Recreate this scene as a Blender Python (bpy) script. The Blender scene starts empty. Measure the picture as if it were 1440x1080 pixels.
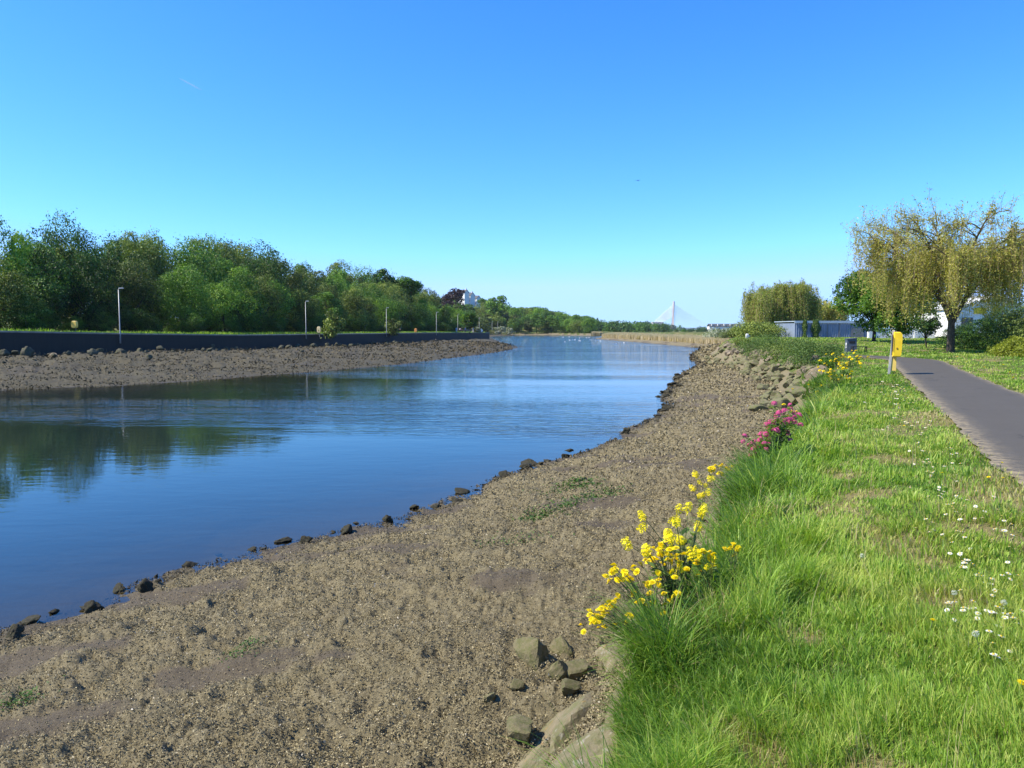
import bpy, math, random
import numpy as np
from mathutils import Vector, Matrix
S = bpy.context.scene
COL = S.collection
rnd = random.Random(7)
R = math.radians
F, CX, HZ = 1082.0, 720.0, 463.0          # focal length in photo pixels, centre column, horizon row
EYE, WATER = 1.6, -2.05
PITCH = math.atan((540-HZ)/F)
SUN_AZ, SUN_EL = R(-97), R(48)            # azimuth from +y, clockwise

# ------------------------------------------------------------------ helpers
def tag(o, label=None, cat=None, group=None, kind=None):
    if label: o['label'] = label
    if cat: o['category'] = cat
    if group: o['group'] = group
    o['kind'] = kind or 'thing'
    return o
def ray(px, py):
    u, v = (px-CX)/F, (540-py)/F
    c, s = math.cos(PITCH), math.sin(PITCH)
    return Vector((u, c+v*s, -s+v*c))
def on_z(px, py, z):                       # where the sight line meets height z
    d = ray(px, py); t = (z-EYE)/d.z
    return Vector((d.x*t, d.y*t, z))
def at(px, py, y):                         # the point of a sight line at distance y
    d = ray(px, py); t = y/d.y
    return Vector((d.x*t, y, EYE+d.z*t))
def empty(name, loc, rz=0.0):
    o = bpy.data.objects.new(name, None); COL.objects.link(o)
    o.location = loc; o.rotation_euler = (0, 0, rz); o.empty_display_size = .1
    return o
def npmesh(name, verts, faces, mat=None, parent=None, attrs=None, smooth=False, link=True, mats=None, midx=None):
    """verts (n,3); faces: list of int arrays of shape (m,k)."""
    me = bpy.data.meshes.new(name)
    verts = np.asarray(verts, np.float32)
    faces = [np.asarray(f, np.int32) for f in faces if len(f)]
    me.vertices.add(len(verts)); me.vertices.foreach_set('co', verts.ravel())
    nl = sum(f.size for f in faces); nf = sum(len(f) for f in faces)
    me.loops.add(nl); me.polygons.add(nf)
    me.loops.foreach_set('vertex_index', np.concatenate([f.ravel() for f in faces]))
    tot = np.concatenate([np.full(len(f), f.shape[1], np.int32) for f in faces])
    st = np.concatenate([[0], np.cumsum(tot)[:-1]]).astype(np.int32)
    me.polygons.foreach_set('loop_start', st)
    if smooth: me.polygons.foreach_set('use_smooth', np.ones(nf, bool))
    else: me.polygons.foreach_set('use_smooth', np.zeros(nf, bool))
    if midx is not None: me.polygons.foreach_set('material_index', np.asarray(midx, np.int32))
    for k, v in (attrs or {}).items():
        v = np.asarray(v, np.float32)
        a = me.attributes.new(k, 'FLOAT', 'POINT')
        a.data.foreach_set('value', v.ravel())
    me.update(calc_edges=True); me.validate()
    for m in (mats or ([mat] if mat else [])): me.materials.append(m)
    o = bpy.data.objects.new(name, me)
    if link: COL.objects.link(o)
    if parent: o.parent = parent
    return o
def kids(o): return [c for c in bpy.data.objects if c.parent == o]
KID = {}
def copy_tree(o, parent=None):
    c = o.copy(); COL.objects.link(c)
    if parent: c.parent = parent
    ks = KID.get(o.name)
    if ks is None: ks = KID[o.name] = list(o.children)
    for ch in ks: copy_tree(ch, c)
    return c
class MB:
    """collects boxes, tubes, lathes into one mesh"""
    def __init__(s): s.v, s.q, s.t, s.n = [], [], [], 0
    def add(s, v, q=(), t=()):
        v = np.asarray(v, float)
        if len(q): s.q.append(np.asarray(q, int)+s.n)
        if len(t): s.t.append(np.asarray(t, int)+s.n)
        s.v.append(v); s.n += len(v); return s
    def box(s, c, size, rz=0, taper=1.0, bev=0.0):
        x, y, z = [k/2 for k in size]; b = min(bev, x*.9, y*.9, z*.9)
        if b <= 0:
            P = np.array([[a*x*(taper if k > 0 else 1), d*y*(taper if k > 0 else 1), k*z] for k in (-1, 1) for d in (-1, 1) for a in (-1, 1)])
            Q = [[0, 2, 3, 1], [4, 5, 7, 6], [0, 1, 5, 4], [2, 6, 7, 3], [0, 4, 6, 2], [1, 3, 7, 5]]
        else:
            P, lv = [], [(-z, b), (-z+b, 0), (z-b, 0), (z, b)]
            for zz, ins in lv:
                X, Y = x-ins, y-ins; e = b*.7
                P += [[X-e, -Y, zz], [X, -Y+e, zz], [X, Y-e, zz], [X-e, Y, zz], [-X+e, Y, zz], [-X, Y-e, zz], [-X, -Y+e, zz], [-X+e, -Y, zz]]
            P = np.array(P); Q = []
            for i in range(3):
                for j in range(8):
                    k = (j+1) % 8; Q.append([i*8+j, i*8+k, i*8+8+k, i*8+8+j])
            for base, fl in ((0, 1), (24, 0)):
                a = [[0, 1, 6, 7], [1, 2, 5, 6], [2, 3, 4, 5]]
                for f in a: Q.append([base+i for i in (f[::-1] if fl else f)])
        ca, sa = math.cos(rz), math.sin(rz)
        P = np.stack([P[:, 0]*ca-P[:, 1]*sa, P[:, 0]*sa+P[:, 1]*ca, P[:, 2]], 1)+np.array(c)
        return s.add(P, Q)
    def tube(s, pts, rad, n=6, cap=True):
        pts = np.asarray(pts, float); m = len(pts)
        rad = np.broadcast_to(np.asarray(rad, float), (m,))
        tg = np.gradient(pts, axis=0); tg /= np.linalg.norm(tg, axis=1, keepdims=True)+1e-9
        ref = np.array([0, 0, 1.]) if abs(tg[:, 2]).mean() < .8 else np.array([1., 0, 0])
        u = np.cross(tg, ref); u /= np.linalg.norm(u, axis=1, keepdims=True)+1e-9
        w = np.cross(tg, u)
        an = np.arange(n)*2*math.pi/n
        V = pts[:, None]+rad[:, None, None]*(np.cos(an)[None, :, None]*u[:, None]+np.sin(an)[None, :, None]*w[:, None])
        i = np.arange(m-1)[:, None]*n; j = np.arange(n)[None]; k = (j+1) % n
        Q = np.stack([i+j, i+k, i+n+k, i+n+j], -1).reshape(-1, 4)
        V = V.reshape(-1, 3); T = []
        if cap:
            V = np.vstack([V, pts[:1], pts[-1:]]); a, b = m*n, m*n+1
            for x in range(n):
                T.append([a, (x+1) % n, x]); T.append([b, (m-1)*n+x, (m-1)*n+(x+1) % n])
        return s.add(V, Q, T)
    def build(s, name, mat=None, parent=None, smooth=False, attrs=None, link=True):
        fs = []
        if s.q: fs.append(np.concatenate(s.q))
        if s.t: fs.append(np.concatenate(s.t))
        return npmesh(name, np.concatenate(s.v), fs, mat, parent, attrs, smooth, link)
# value noise ------------------------------------------------------
def _h(i, j, s):
    n = (i.astype(np.int64)*374761393+j.astype(np.int64)*668265263+s*1442695041) & 0x7fffffff
    n = ((n ^ (n >> 13))*1274126177) & 0x7fffffff
    return ((n ^ (n >> 16)) & 0xffff)/65535.0
def vn(x, y, s=0):
    x, y = np.asarray(x, float), np.asarray(y, float)
    i, j = np.floor(x), np.floor(y); u, v = x-i, y-j
    u = u*u*(3-2*u); v = v*v*(3-2*v)
    i, j = i.astype(np.int64), j.astype(np.int64)
    return (_h(i, j, s)*(1-u)+_h(i+1, j, s)*u)*(1-v)+(_h(i, j+1, s)*(1-u)+_h(i+1, j+1, s)*u)*v
def fbm(x, y, o=4, s=0):
    a, t, r = .5, 0.0, 0.0
    for k in range(o):
        r = r+a*vn(x*2**k+k*17.3, y*2**k-k*9.1, s+k); t += a; a *= .5
    return r/t
def sstep(a, b, x):
    t = np.clip((np.asarray(x, float)-a)/(b-a), 0, 1); return t*t*(3-2*t)
def poly_sd(poly, x, y):
    """distance to a closed polygon, positive inside"""
    P = np.asarray(poly, float); x = np.asarray(x, float); y = np.asarray(y, float)
    d2 = np.full(x.shape, 1e18); ins = np.zeros(x.shape, bool)
    for (ax, ay), (bx, by) in zip(P, np.roll(P, -1, 0)):
        ex, ey = bx-ax, by-ay
        t = np.clip(((x-ax)*ex+(y-ay)*ey)/(ex*ex+ey*ey+1e-12), 0, 1)
        d2 = np.minimum(d2, (x-ax-t*ex)**2+(y-ay-t*ey)**2)
        if ay != by:
            c = ((ay > y) != (by > y)) & (x < ex*(y-ay)/(by-ay)+ax); ins ^= c
    d = np.sqrt(d2); return np.where(ins, d, -d)
def line_d(poly, x, y):
    P = np.asarray(poly, float); d2 = np.full(np.shape(x), 1e18)
    for (ax, ay), (bx, by) in zip(P[:-1], P[1:]):
        ex, ey = bx-ax, by-ay
        t = np.clip(((x-ax)*ex+(y-ay)*ey)/(ex*ex+ey*ey+1e-12), 0, 1)
        d2 = np.minimum(d2, (x-ax-t*ex)**2+(y-ay-t*ey)**2)
    return np.sqrt(d2)

# ------------------------------------------------------------------ materials
def new_mat(name):
    m = bpy.data.materials.new(name); m.use_nodes = True
    nt = m.node_tree; nt.nodes.clear()
    out = nt.nodes.new('ShaderNodeOutputMaterial')
    return m, nt, out
class NB:
    """small node-building helper"""
    def __init__(s, nt): s.nt = nt
    def n(s, t, **kw):
        nd = s.nt.nodes.new('ShaderNode'+t)
        for k, v in kw.items():
            if k in nd.inputs.keys():
                s.put(nd.inputs[k], v)
            else: setattr(nd, k, v)
        return nd
    def put(s, sock, v):
        if isinstance(v, bpy.types.NodeSocket): s.nt.links.new(v, sock)
        elif isinstance(v, bpy.types.Node): s.nt.links.new(v.outputs[0], sock)
        else: sock.default_value = v
    def math(s, op, a, b=0.0, clamp=False):
        nd = s.nt.nodes.new('ShaderNodeMath'); nd.operation = op; nd.use_clamp = clamp
        s.put(nd.inputs[0], a); s.put(nd.inputs[1], b); return nd.outputs[0]
    def mix(s, f, a, b, mode='MIX'):
        nd = s.nt.nodes.new('ShaderNodeMix'); nd.data_type = 'RGBA'; nd.blend_type = mode
        s.put(nd.inputs[0], f); s.put(nd.inputs[6], col(a)); s.put(nd.inputs[7], col(b)); return nd.outputs[2]
    def noise(s, scale, detail=4, rough=.55, vec=None, dist=0.0):
        nd = s.n('TexNoise'); nd.inputs['Scale'].default_value = scale; nd.inputs['Detail'].default_value = detail
        nd.inputs['Roughness'].default_value = rough; nd.inputs['Distortion'].default_value = dist
        if vec is not None: s.put(nd.inputs['Vector'], vec)
        return nd.outputs[0]
    def ramp(s, f, stops, interp='LINEAR'):
        nd = s.n('ValToRGB'); cr = nd.color_ramp; cr.interpolation = interp
        while len(cr.elements) < len(stops): cr.elements.new(.5)
        for e, (p, c) in zip(cr.elements, stops):
            e.position = p; e.color = col(c)
        s.put(nd.inputs[0], f); return nd.outputs[0]
    def mapping(s, vec, scale=(1, 1, 1), rot=(0, 0, 0), loc=(0, 0, 0)):
        nd = s.n('Mapping'); s.put(nd.inputs[0], vec)
        nd.inputs['Scale'].default_value = scale; nd.inputs['Rotation'].default_value = rot; nd.inputs['Location'].default_value = loc
        return nd.outputs[0]
def col(c):
    if isinstance(c, (tuple, list)): return (*c[:3], 1.0) if len(c) == 3 else tuple(c)
    if isinstance(c, (int, float)): return (c, c, c, 1.0)
    return c
def plain(name, c, rough=.6, var=.25, scale=6.0, metal=0.0, bump=0.0, spec=.4):
    """a painted / bare surface with blotchy wear"""
    m, nt, out = new_mat(name); b = NB(nt)
    tc = b.n('TexCoord').outputs['Object']
    n1 = b.noise(scale, 5, .6, tc)
    f = b.ramp(n1, [(.3, (1-var,)*3), (.7, (1+var*.25,)*3)])
    cc = b.mix(1.0, c, f, 'MULTIPLY')
    p = b.n('BsdfPrincipled'); b.put(p.inputs['Base Color'], cc)
    p.inputs['Roughness'].default_value = rough; p.inputs['Metallic'].default_value = metal
    p.inputs['Specular IOR Level'].default_value = spec
    if bump:
        bp = b.n('Bump'); bp.inputs['Strength'].default_value = bump; bp.inputs['Distance'].default_value = .02
        b.put(bp.inputs['Height'], b.noise(scale*4, 6, .65, tc)); b.put(p.inputs['Normal'], bp)
    nt.links.new(p.outputs[0], out.inputs[0]); return m
def leafy(name, stops, transl=.35, rough=.55, objvar=.0, spec=.25):
    """leaf / blade material: colour from the per-leaf 'tint' value, some light passing through"""
    m, nt, out = new_mat(name); b = NB(nt)
    t = b.n('Attribute'); t.attribute_name = 'tint'
    f = t.outputs['Fac']
    if objvar:
        oi = b.n('ObjectInfo'); f = b.math('ADD', f, b.math('MULTIPLY', b.math('SUBTRACT', oi.outputs['Random'], .5), objvar), True)
    c = b.ramp(f, stops)
    p = b.n('BsdfPrincipled'); b.put(p.inputs['Base Color'], c); p.inputs['Roughness'].default_value = rough
    p.inputs['Specular IOR Level'].default_value = spec
    tr = b.n('BsdfTranslucent'); b.put(tr.inputs[0], b.mix(1.0, c, (1.15, 1.25, .55), 'MULTIPLY'))
    mx = b.n('MixShader'); mx.inputs[0].default_value = transl
    nt.links.new(p.outputs[0], mx.inputs[1]); nt.links.new(tr.outputs[0], mx.inputs[2])
    nt.links.new(mx.outputs[0], out.inputs[0]); return m
M = {}
# ------------------------------------------------------------------ plan of the place (metres; eye above 0,0 looking along +y)
def W(px, py): p = on_z(px, py, WATER); return (p.x, p.y)
NEARW = [(-16, -14)]+[W(*p) for p in [(-60, 925), (0, 890), (90, 862), (150, 845), (200, 826), (270, 800), (360, 770), (430, 757), (480, 744), (540, 729), (600, 711), (660, 686), (720, 665), (800, 641), (850, 624), (885, 607), (925, 586), (944, 573), (930, 562), (936, 552), (950, 543), (948, 534), (962, 524), (985, 514)]]+[(18.3, 74), (21, 90), (25, 108), (31, 128), (36.5, 147), (36, 170), (35, 215), (31.5, 290), (34, 315), (45, 345), (120, 420), (400, 500)]
FARW = [(400, 560), (110, 470), (60, 425), (43, 418), (26, 470), (10, 476), (0, 470), (-9, 400), (-10, 357), (-7, 290), (-3.5, 236)]+[W(*p) for p in [(728, 489), (735, 487), (712, 493), (690, 497), (640, 503), (600, 508), (560, 513), (500, 518), (431, 524), (360, 529), (300, 534), (220, 539), (150, 543), (60, 546), (0, 549)]]+[(-42, 26), (-60, -20)]
RIVER = NEARW+FARW
RTOP = [(-1.6, -6000), (-1.3, -3), (-.6, .8), (.1, 2.2), (.5, 3.3), (.75, 4.2), (1.6, 5.95), (2.5, 8.2), (3.25, 9.9), (5.0, 13.2), (6.4, 16.3), (8.2, 20), (9.9, 23.5), (12.0, 28.0), (13.7, 32.5), (15.6, 38.5), (17.9, 48), (19.6, 58), (21.8, 68), (23.5, 81), (28, 100), (36, 125), (44, 145), (52, 170), (55, 300), (70, 335), (130, 395), (400, 470), (6000, 800), (6000, -6000)]
LTOP = [(-62, 15), (-55.5, 42), (-48.4, 72), (-44.6, 88), (-34.6, 127), (-27.4, 166), (-20.9, 209), (-14.5, 248), (-8.6, 284), (-16, 292), (-26, 325), (-26, 390), (-10, 468), (10, 492), (27, 490), (44, 440), (62, 448), (120, 500), (400, 590), (6000, 1500), (6000, 6000), (-6000, 6000), (-6000, 15)]
WALL = LTOP[:9]
PATH = [(-1.0, -9.0), (2.3, -2), (4.4, 3.1), (6.25, 7.3), (6.95, 9.05), (9.35, 14.35), (12.75, 22.0), (16.3, 30), (19.4, 37.2), (19.9, 40.5), (19.7, 44)]
PATHW = 1.13
def smooth_line(P, n=6):
    P = np.asarray(P, float); out = []
    for i in range(len(P)-1):
        p0, p1, p2, p3 = P[max(i-1, 0)], P[i], P[i+1], P[min(i+2, len(P)-1)]
        for t in np.linspace(0, 1, n, endpoint=False):
            out.append(.5*((2*p1)+(-p0+p2)*t+(2*p0-5*p1+4*p2-p3)*t*t+(-p0+3*p1-3*p2+p3)*t**3))
    out.append(P[-1]); return np.array(out)
PATHS = smooth_line(PATH)
def topR(x, y, dp=None):
    if dp is None: dp = line_d(PATHS, x, y)
    z = .45*sstep(46, 90, y)+.10*sstep(28, 36, y)*sstep(60, 40, y)
    z = z+1.5*sstep(6, 16, x-(.47*y+4.5))*sstep(18, 45, y)*sstep(150, 100, y)      # rising verge under the hedge
    bumps = (fbm(x*.55, y*.55, 3, 3)-.5)*.22
    return z+bumps*sstep(PATHW+.1, PATHW+1.6, dp)*np.clip(1-(y-60)/80, 0, 1)-.02
HILLPX = ([-400, 300, 450, 550, 600, 640, 680, 720, 760, 800, 830, 870, 1000, 2000], [6, 6, 7.5, 11, 15, 19, 20, 16, 10, 4, 1, 0, 0, 0])
def topL(x, y, l):
    z = np.interp(y, [20, 72, 90, 110, 160, 209, 284, 330, 460], [1.55, 1.4, 1.05, .76, .7, .63, .3, -.4, -.9])
    px = CX+F*x/np.maximum(y, 1)
    hm = np.interp(px, *HILLPX)
    return z+hm*sstep(13, 135, l)+(fbm(x*.3, y*.3, 3, 8)-.5)*.25*sstep(.4, 3, l)
def land(x, y, full=False):
    w = poly_sd(RIVER, x, y)
    wob = (fbm(x*.55, y*.55, 4, 21)-.5)*1.9+(fbm(x*3, y*3, 3, 31)-.5)*.35
    wob = wob*np.clip(1-y/160., .15, 1)
    w = w+wob*.55
    r = poly_sd(RTOP, x, y); l = poly_sd(LTOP, x, y)
    right = r > l
    m = -w
    zr = WATER+np.where(m > 0, 1.0*np.tanh(m/7.5), .13*m)
    zl = WATER+np.where(m > 0, .42*np.tanh(m/20)+.22*sstep(.5, 4, m), .10*m)
    zl = zl+np.interp(y, [60, 75, 100, 150, 250], [.55, .5, .25, -.1, .2])*sstep(8, 26, m)
    zm = np.where(right, zr, zl)
    zm = np.maximum(zm, WATER-1.9)
    dist = np.hypot(x, y)
    # clumpy shell / weed relief
    n1 = fbm(x*1.1, y*1.1, 3, 40); n2 = fbm(x*6, y*6, 3, 50); n3 = fbm(x*22, y*22, 2, 60)
    rough = sstep(-.8, .6, m)
    sand = sstep(.575, .66, fbm(x*.7+3, y*1.0, 4, 77))
    sand = sand*np.where(right, sstep(-1.5, -2.6, r), 1)
    rel = (n1-.5)*.22+(n2-.5)*.17*(1-.7*sand)+(n3-.5)*.055*(1-.75*sand)
    far_rel = (fbm(x*.6, y*.6, 4, 45)-.5)*.95*sstep(2, 10, m)
    zm = zm+np.where(right, rel, rel*.6+far_rel)*rough
    wb = np.interp(y, [0, 24, 32, 45], [.95, 1.0, 2.4, 2.6])
    tr, tl = topR(x, y), topL(x, y, l)
    tt = sstep(-1, .05, r/wb)
    edge = -.30*np.exp(-np.maximum(r, 0)/.8)
    z = zm+(tr+edge-zm)*np.where(r > -wb, tt, 0)
    z = np.where(l > 1.35, tl, z)
    if full: return z, w, r, l, wb, sand
    return z
def gz(x, y): return float(land(np.array([float(x)]), np.array([float(y)]))[0])
def ground_at(px, py):
    """follow a sight line until it meets the land"""
    d = ray(px, py); t = np.geomspace(2.0, 900, 5000)
    x, y, z = d.x*t, d.y*t, EYE+d.z*t
    h = land(x, y); k = np.argmax(z < h)
    return Vector((x[k], y[k], h[k]))

DRY = [(on_z(a, b_, 0).x, on_z(a, b_, 0).y, c) for a, b_, c in ((1195, 1066, .24), (1120, 1078, .18), (1020, 975, .16), (1245, 752, .36), (1300, 770, .22), (990, 820, .22), (1245, 1030, .16), (1130, 860, .16), (1340, 830, .25), (1180, 660, .35), (1255, 640, .4), (1070, 1000, .14))]
def dryness(x, y):
    d = fbm(x*.8, y*.8, 4, 81)
    for sx_, sy_, sr_ in DRY: d = np.maximum(d, .72-.16*((x-sx_)**2+((y-sy_)*.8)**2)/sr_**2+.12*(fbm(x*5, y*5, 3, 12)-.5))
    return d
# ------------------------------------------------------------------ materials of the setting
def mud_mat():
    m, nt, out = new_mat('mud_mat'); b = NB(nt)
    g = b.n('NewGeometry').outputs['Position']
    wet = b.n('Attribute'); wet.attribute_name = 'wet'
    sand = b.n('Attribute'); sand.attribute_name = 'sand'
    n = b.noise(26, 6, .7, g); n2 = b.noise(3.2, 4, .6, g); n3 = b.noise(90, 3, .7, g)
    c = b.ramp(n, [(.28, (.080, .062, .034)), (.5, (.20, .160, .088)), (.72, (.35, .29, .175))])
    weed = b.n('Attribute'); weed.attribute_name = 'weed'
    c = b.mix(b.math('MULTIPLY', n2, .6), c, (.19, .165, .085))
    c = b.mix(b.math('MULTIPLY', sand.outputs['Fac'], .75), c, b.ramp(n3, [(.3, (.060, .044, .030)), (.7, (.125, .094, .062))]))
    c = b.mix(b.math('MULTIPLY', weed.outputs['Fac'], .9), c, b.ramp(n2, [(.3, (.036, .031, .018)), (.55, (.072, .061, .034)), (.75, (.090, .084, .034))]))
    c = b.mix(b.math('MULTIPLY', wet.outputs['Fac'], .75), c, (.055, .042, .025))
    p = b.n('BsdfPrincipled'); b.put(p.inputs['Base Color'], c)
    b.put(p.inputs['Roughness'], b.math('SUBTRACT', .85, b.math('MULTIPLY', wet.outputs['Fac'], .25)))
    p.inputs['Specular IOR Level'].default_value = .3
    bp = b.n('Bump'); bp.inputs['Strength'].default_value = .8; bp.inputs['Distance'].default_value = .05
    b.put(bp.inputs['Height'], b.math('ADD', b.noise(14, 7, .75, g), b.math('MULTIPLY', n3, .5)))
    b.put(p.inputs['Normal'], bp); nt.links.new(p.outputs[0], out.inputs[0]); return m
def soil_mat():
    m, nt, out = new_mat('grass_soil'); b = NB(nt)
    g = b.n('NewGeometry').outputs['Position']
    n = b.noise(.55, 5, .6, g); n2 = b.noise(9, 6, .7, g); n3 = b.noise(50, 3, .7, g)
    c = b.ramp(n2, [(.3, (.045, .06, .016)), (.55, (.11, .14, .035)), (.75, (.20, .19, .07))])
    c = b.mix(b.ramp(n, [(.55, (0, 0, 0)), (.72, (.6,)*3)]), c, (.15, .13, .055))
    c = b.mix(b.math('MULTIPLY', n3, .3), c, (.05, .07, .015))
    dr = b.n('Attribute'); dr.attribute_name = 'weed'; c = b.mix(b.math('MULTIPLY', dr.outputs['Fac'], .65), c, b.ramp(n3, [(.3, (.17, .125, .055)), (.7, (.36, .28, .14))]))
    p = b.n('BsdfPrincipled'); b.put(p.inputs['Base Color'], c); p.inputs['Roughness'].default_value = .9; p.inputs['Specular IOR Level'].default_value = .1
    bp = b.n('Bump'); bp.inputs['Strength'].default_value = .8; bp.inputs['Distance'].default_value = .06
    b.put(bp.inputs['Height'], n2); b.put(p.inputs['Normal'], bp); nt.links.new(p.outputs[0], out.inputs[0]); return m
def asphalt_mat():
    m, nt, out = new_mat('asphalt'); b = NB(nt)
    g = b.n('NewGeometry').outputs['Position']
    n = b.noise(60, 5, .85, g); n2 = b.noise(1.2, 6, .7, g)
    c = b.ramp(n, [(.3, (.050, .044, .035)), (.6, (.112, .098, .078)), (.8, (.25, .22, .18))])
    c = b.mix(b.math('MULTIPLY', b.ramp(n2, [(.38, (0, 0, 0)), (.60, (1, 1, 1))]), .6), c, (.080, .069, .053))
    vo = b.n('TexVoronoi', feature='DISTANCE_TO_EDGE'); vo.inputs['Scale'].default_value = .42
    wv_ = b.n('VectorMath', operation='ADD'); b.put(wv_.inputs[0], g); nz = b.n('TexNoise'); nz.inputs['Scale'].default_value = 1.6; nz.inputs['Detail'].default_value = 6; b.put(nz.inputs['Vector'], g); b.put(wv_.inputs[1], nz.outputs['Color']); b.put(vo.inputs['Vector'], wv_.outputs[0])
    ck_ = b.math('MULTIPLY', b.ramp(vo.outputs['Distance'], [(0, (1, 1, 1)), (.012, (0, 0, 0))]), b.ramp(b.noise(.5, 3, .5, g), [(.45, (0, 0, 0)), (.6, (.75,)*3)]))
    c = b.mix(ck_, c, (.025, .022, .018))
    e = b.n('Attribute'); e.attribute_name = 'edge'
    f = b.math('MULTIPLY', e.outputs['Fac'], b.ramp(b.noise(7, 5, .7, g), [(.4, (0, 0, 0)), (.6, (1, 1, 1))]))
    c = b.mix(f, c, (.34, .27, .16))
    p = b.n('BsdfPrincipled'); b.put(p.inputs['Base Color'], c); p.inputs['Roughness'].default_value = .8; p.inputs['Specular IOR Level'].default_value = .3
    bp = b.n('Bump'); bp.inputs['Strength'].default_value = .5; bp.inputs['Distance'].default_value = .006
    b.put(bp.inputs['Height'], n); b.put(p.inputs['Normal'], bp); nt.links.new(p.outputs[0], out.inputs[0]); return m
def water_mat():
    m, nt, out = new_mat('river_water'); b = NB(nt)
    g = b.n('NewGeometry').outputs['Position']
    dep = b.n('Attribute'); dep.attribute_name = 'depth'
    # wind patches: bands across the river, broken up by noise
    sx = b.n('SeparateXYZ'); b.put(sx.inputs[0], g)
    v = b.math('ADD', b.math('MULTIPLY', sx.outputs[1], 1.0), b.math('MULTIPLY', sx.outputs[0], .18))
    v = b.math('ADD', v, b.math('MULTIPLY', b.math('SUBTRACT', b.noise(1, 4, .6, b.mapping(g, (.03, .09, 1))), .5), 16))
    amp = b.ramp(b.math('DIVIDE', v, 160, True), [(0, (.0,)*3), (24/160, (.0,)*3), (28/160, (.42,)*3), (35/160, (.32,)*3), (39/160, (.12,)*3), (55/160, (.06,)*3), (59/160, (.5,)*3), (64/160, (.08,)*3), (80/160, (.5,)*3), (110/160, (.9,)*3), (1, (1,)*3)])
    amp = b.math('MULTIPLY', amp, b.ramp(b.noise(1, 4, .65, b.mapping(g, (.02, .16, 1), (0, 0, R(-6)))), [(.36, (.25,)*3), (.58, (1,)*3)]))
    w1 = b.noise(1, 4, .55, b.mapping(g, (1.1, 2.6, 1), (0, 0, R(-12))), .6)
    w2 = b.noise(1, 3, .5, b.mapping(g, (.25, .6, 1), (0, 0, R(10))))
    bp1 = b.n('Bump'); b.put(bp1.inputs['Strength'], 1.0); bp1.inputs['Distance'].default_value = 1.0
    h = b.math('ADD', b.math('MULTIPLY', w1, b.math('ADD', b.math('MULTIPLY', amp, .13), .0030)), b.math('MULTIPLY', w2, .006))
    b.put(bp1.inputs['Height'], h)
    fr = b.n('Fresnel'); fr.inputs['IOR'].default_value = 1.333; b.put(fr.inputs['Normal'], bp1)
    gl = b.n('BsdfGlossy'); gl.inputs['Roughness'].default_value = .02; b.put(gl.inputs['Normal'], bp1)
    gl.inputs['Color'].default_value = (.94, .98, 1, 1)
    tr = b.n('BsdfTransparent'); tr.inputs[0].default_value = (.62, .60, .46, 1)
    df = b.n('BsdfDiffuse'); df.inputs[0].default_value = (.016, .027, .025, 1)
    mx = b.n('MixShader'); b.put(mx.inputs[0], dep.outputs['Fac'])
    nt.links.new(tr.outputs[0], mx.inputs[1]); nt.links.new(df.outputs[0], mx.inputs[2])
    m2 = b.n('MixShader'); b.put(m2.inputs[0], fr); nt.links.new(mx.outputs[0], m2.inputs[1]); nt.links.new(gl.outputs[0], m2.inputs[2])
    nt.links.new(m2.outputs[0], out.inputs[0]); return m
M['mud'] = mud_mat(); M['soil'] = soil_mat(); M['asphalt'] = asphalt_mat(); M['water'] = water_mat()

# ------------------------------------------------------------------ one sheet of land, split by what it is made of
def grid_part(az, rr):
    A, Rr = np.meshgrid(az, rr)
    x, y = np.sin(A)*Rr, np.cos(A)*Rr
    z, w, r, l, wb, sand = land(x, y, True)
    n, mcols = x.shape
    i = np.arange((n-1)*mcols).reshape(n-1, mcols)[:, :-1].ravel()
    q = np.stack([i, i+1, i+mcols+1, i+mcols], 1)
    V = np.stack([x, y, z], -1).reshape(-1, 3)
    c = lambda a: a.ravel()[q].mean(1)
    wet = sstep(1.0, -.3, -w)*.9; wet = np.maximum(wet, .55*sstep(.55, .75, fbm(x*.25, y*.25, 3, 91))*(x < 0)*(y > 40))
    top = (c(r) > -np.interp(c(y), [0, 8, 20, 30], [.08, .15, .45, .45])*c(wb)) | (c(l) > 1.35)
    bed = (c(w) > .35) & ~top
    return V, q, top, bed, wet.ravel(), sand.ravel()
def sub(V, q, mask, name, mat, attrs, off):
    qq = q[mask]; u, inv = np.unique(qq, return_inverse=True)
    return V[u], inv.reshape(-1, 4), {k: a[u] for k, a in attrs.items()}
rr = np.concatenate([[.05, .5], np.geomspace(1.2, 60, 540), np.geomspace(60, 9000, 270)[1:]])
az = np.radians(np.concatenate([np.linspace(-43, 43, 1080)]))
az2 = np.radians(np.linspace(43, 317, 120)); rr2 = np.concatenate([[.05, .5], np.geomspace(1.2, 9000, 150)])
acc = {'ground': [], 'mudflat': [], 'river_bed': []}
for a_, r_ in ((az, rr), (az2, rr2)):
    V, q, top, bed, wet, sand = grid_part(a_, r_)
    for nm, mk in (('ground', top), ('river_bed', bed), ('mudflat', ~top & ~bed)):
        acc[nm].append(sub(V, q, mk, nm, None, {'wet': wet, 'sand': sand, 'weed': sstep(.58, .68, dryness(V[:, 0], V[:, 1])) if nm == 'ground' else ((V[:, 0] < 6-(V[:, 1]-150)*.02) & (V[:, 1] > 36) & (V[:, 0]/np.maximum(V[:, 1], 1) < .06)).astype(float)}, 0))
for nm, parts in acc.items():
    vs, fs, ws, ss, es, off = [], [], [], [], [], 0
    for v, f, at_ in parts:
        vs.append(v); fs.append(f+off); off += len(v); ws.append(at_['wet']); ss.append(at_['sand']); es.append(at_['weed'])
    o = npmesh(nm, np.concatenate(vs), [np.concatenate(fs)], M['soil'] if nm == 'ground' else M['mud'], None, {'wet': np.concatenate(ws), 'sand': np.concatenate(ss), 'weed': np.concatenate(es)}, smooth=True)
    tag(o, kind='structure')
del acc, V, q
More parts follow.
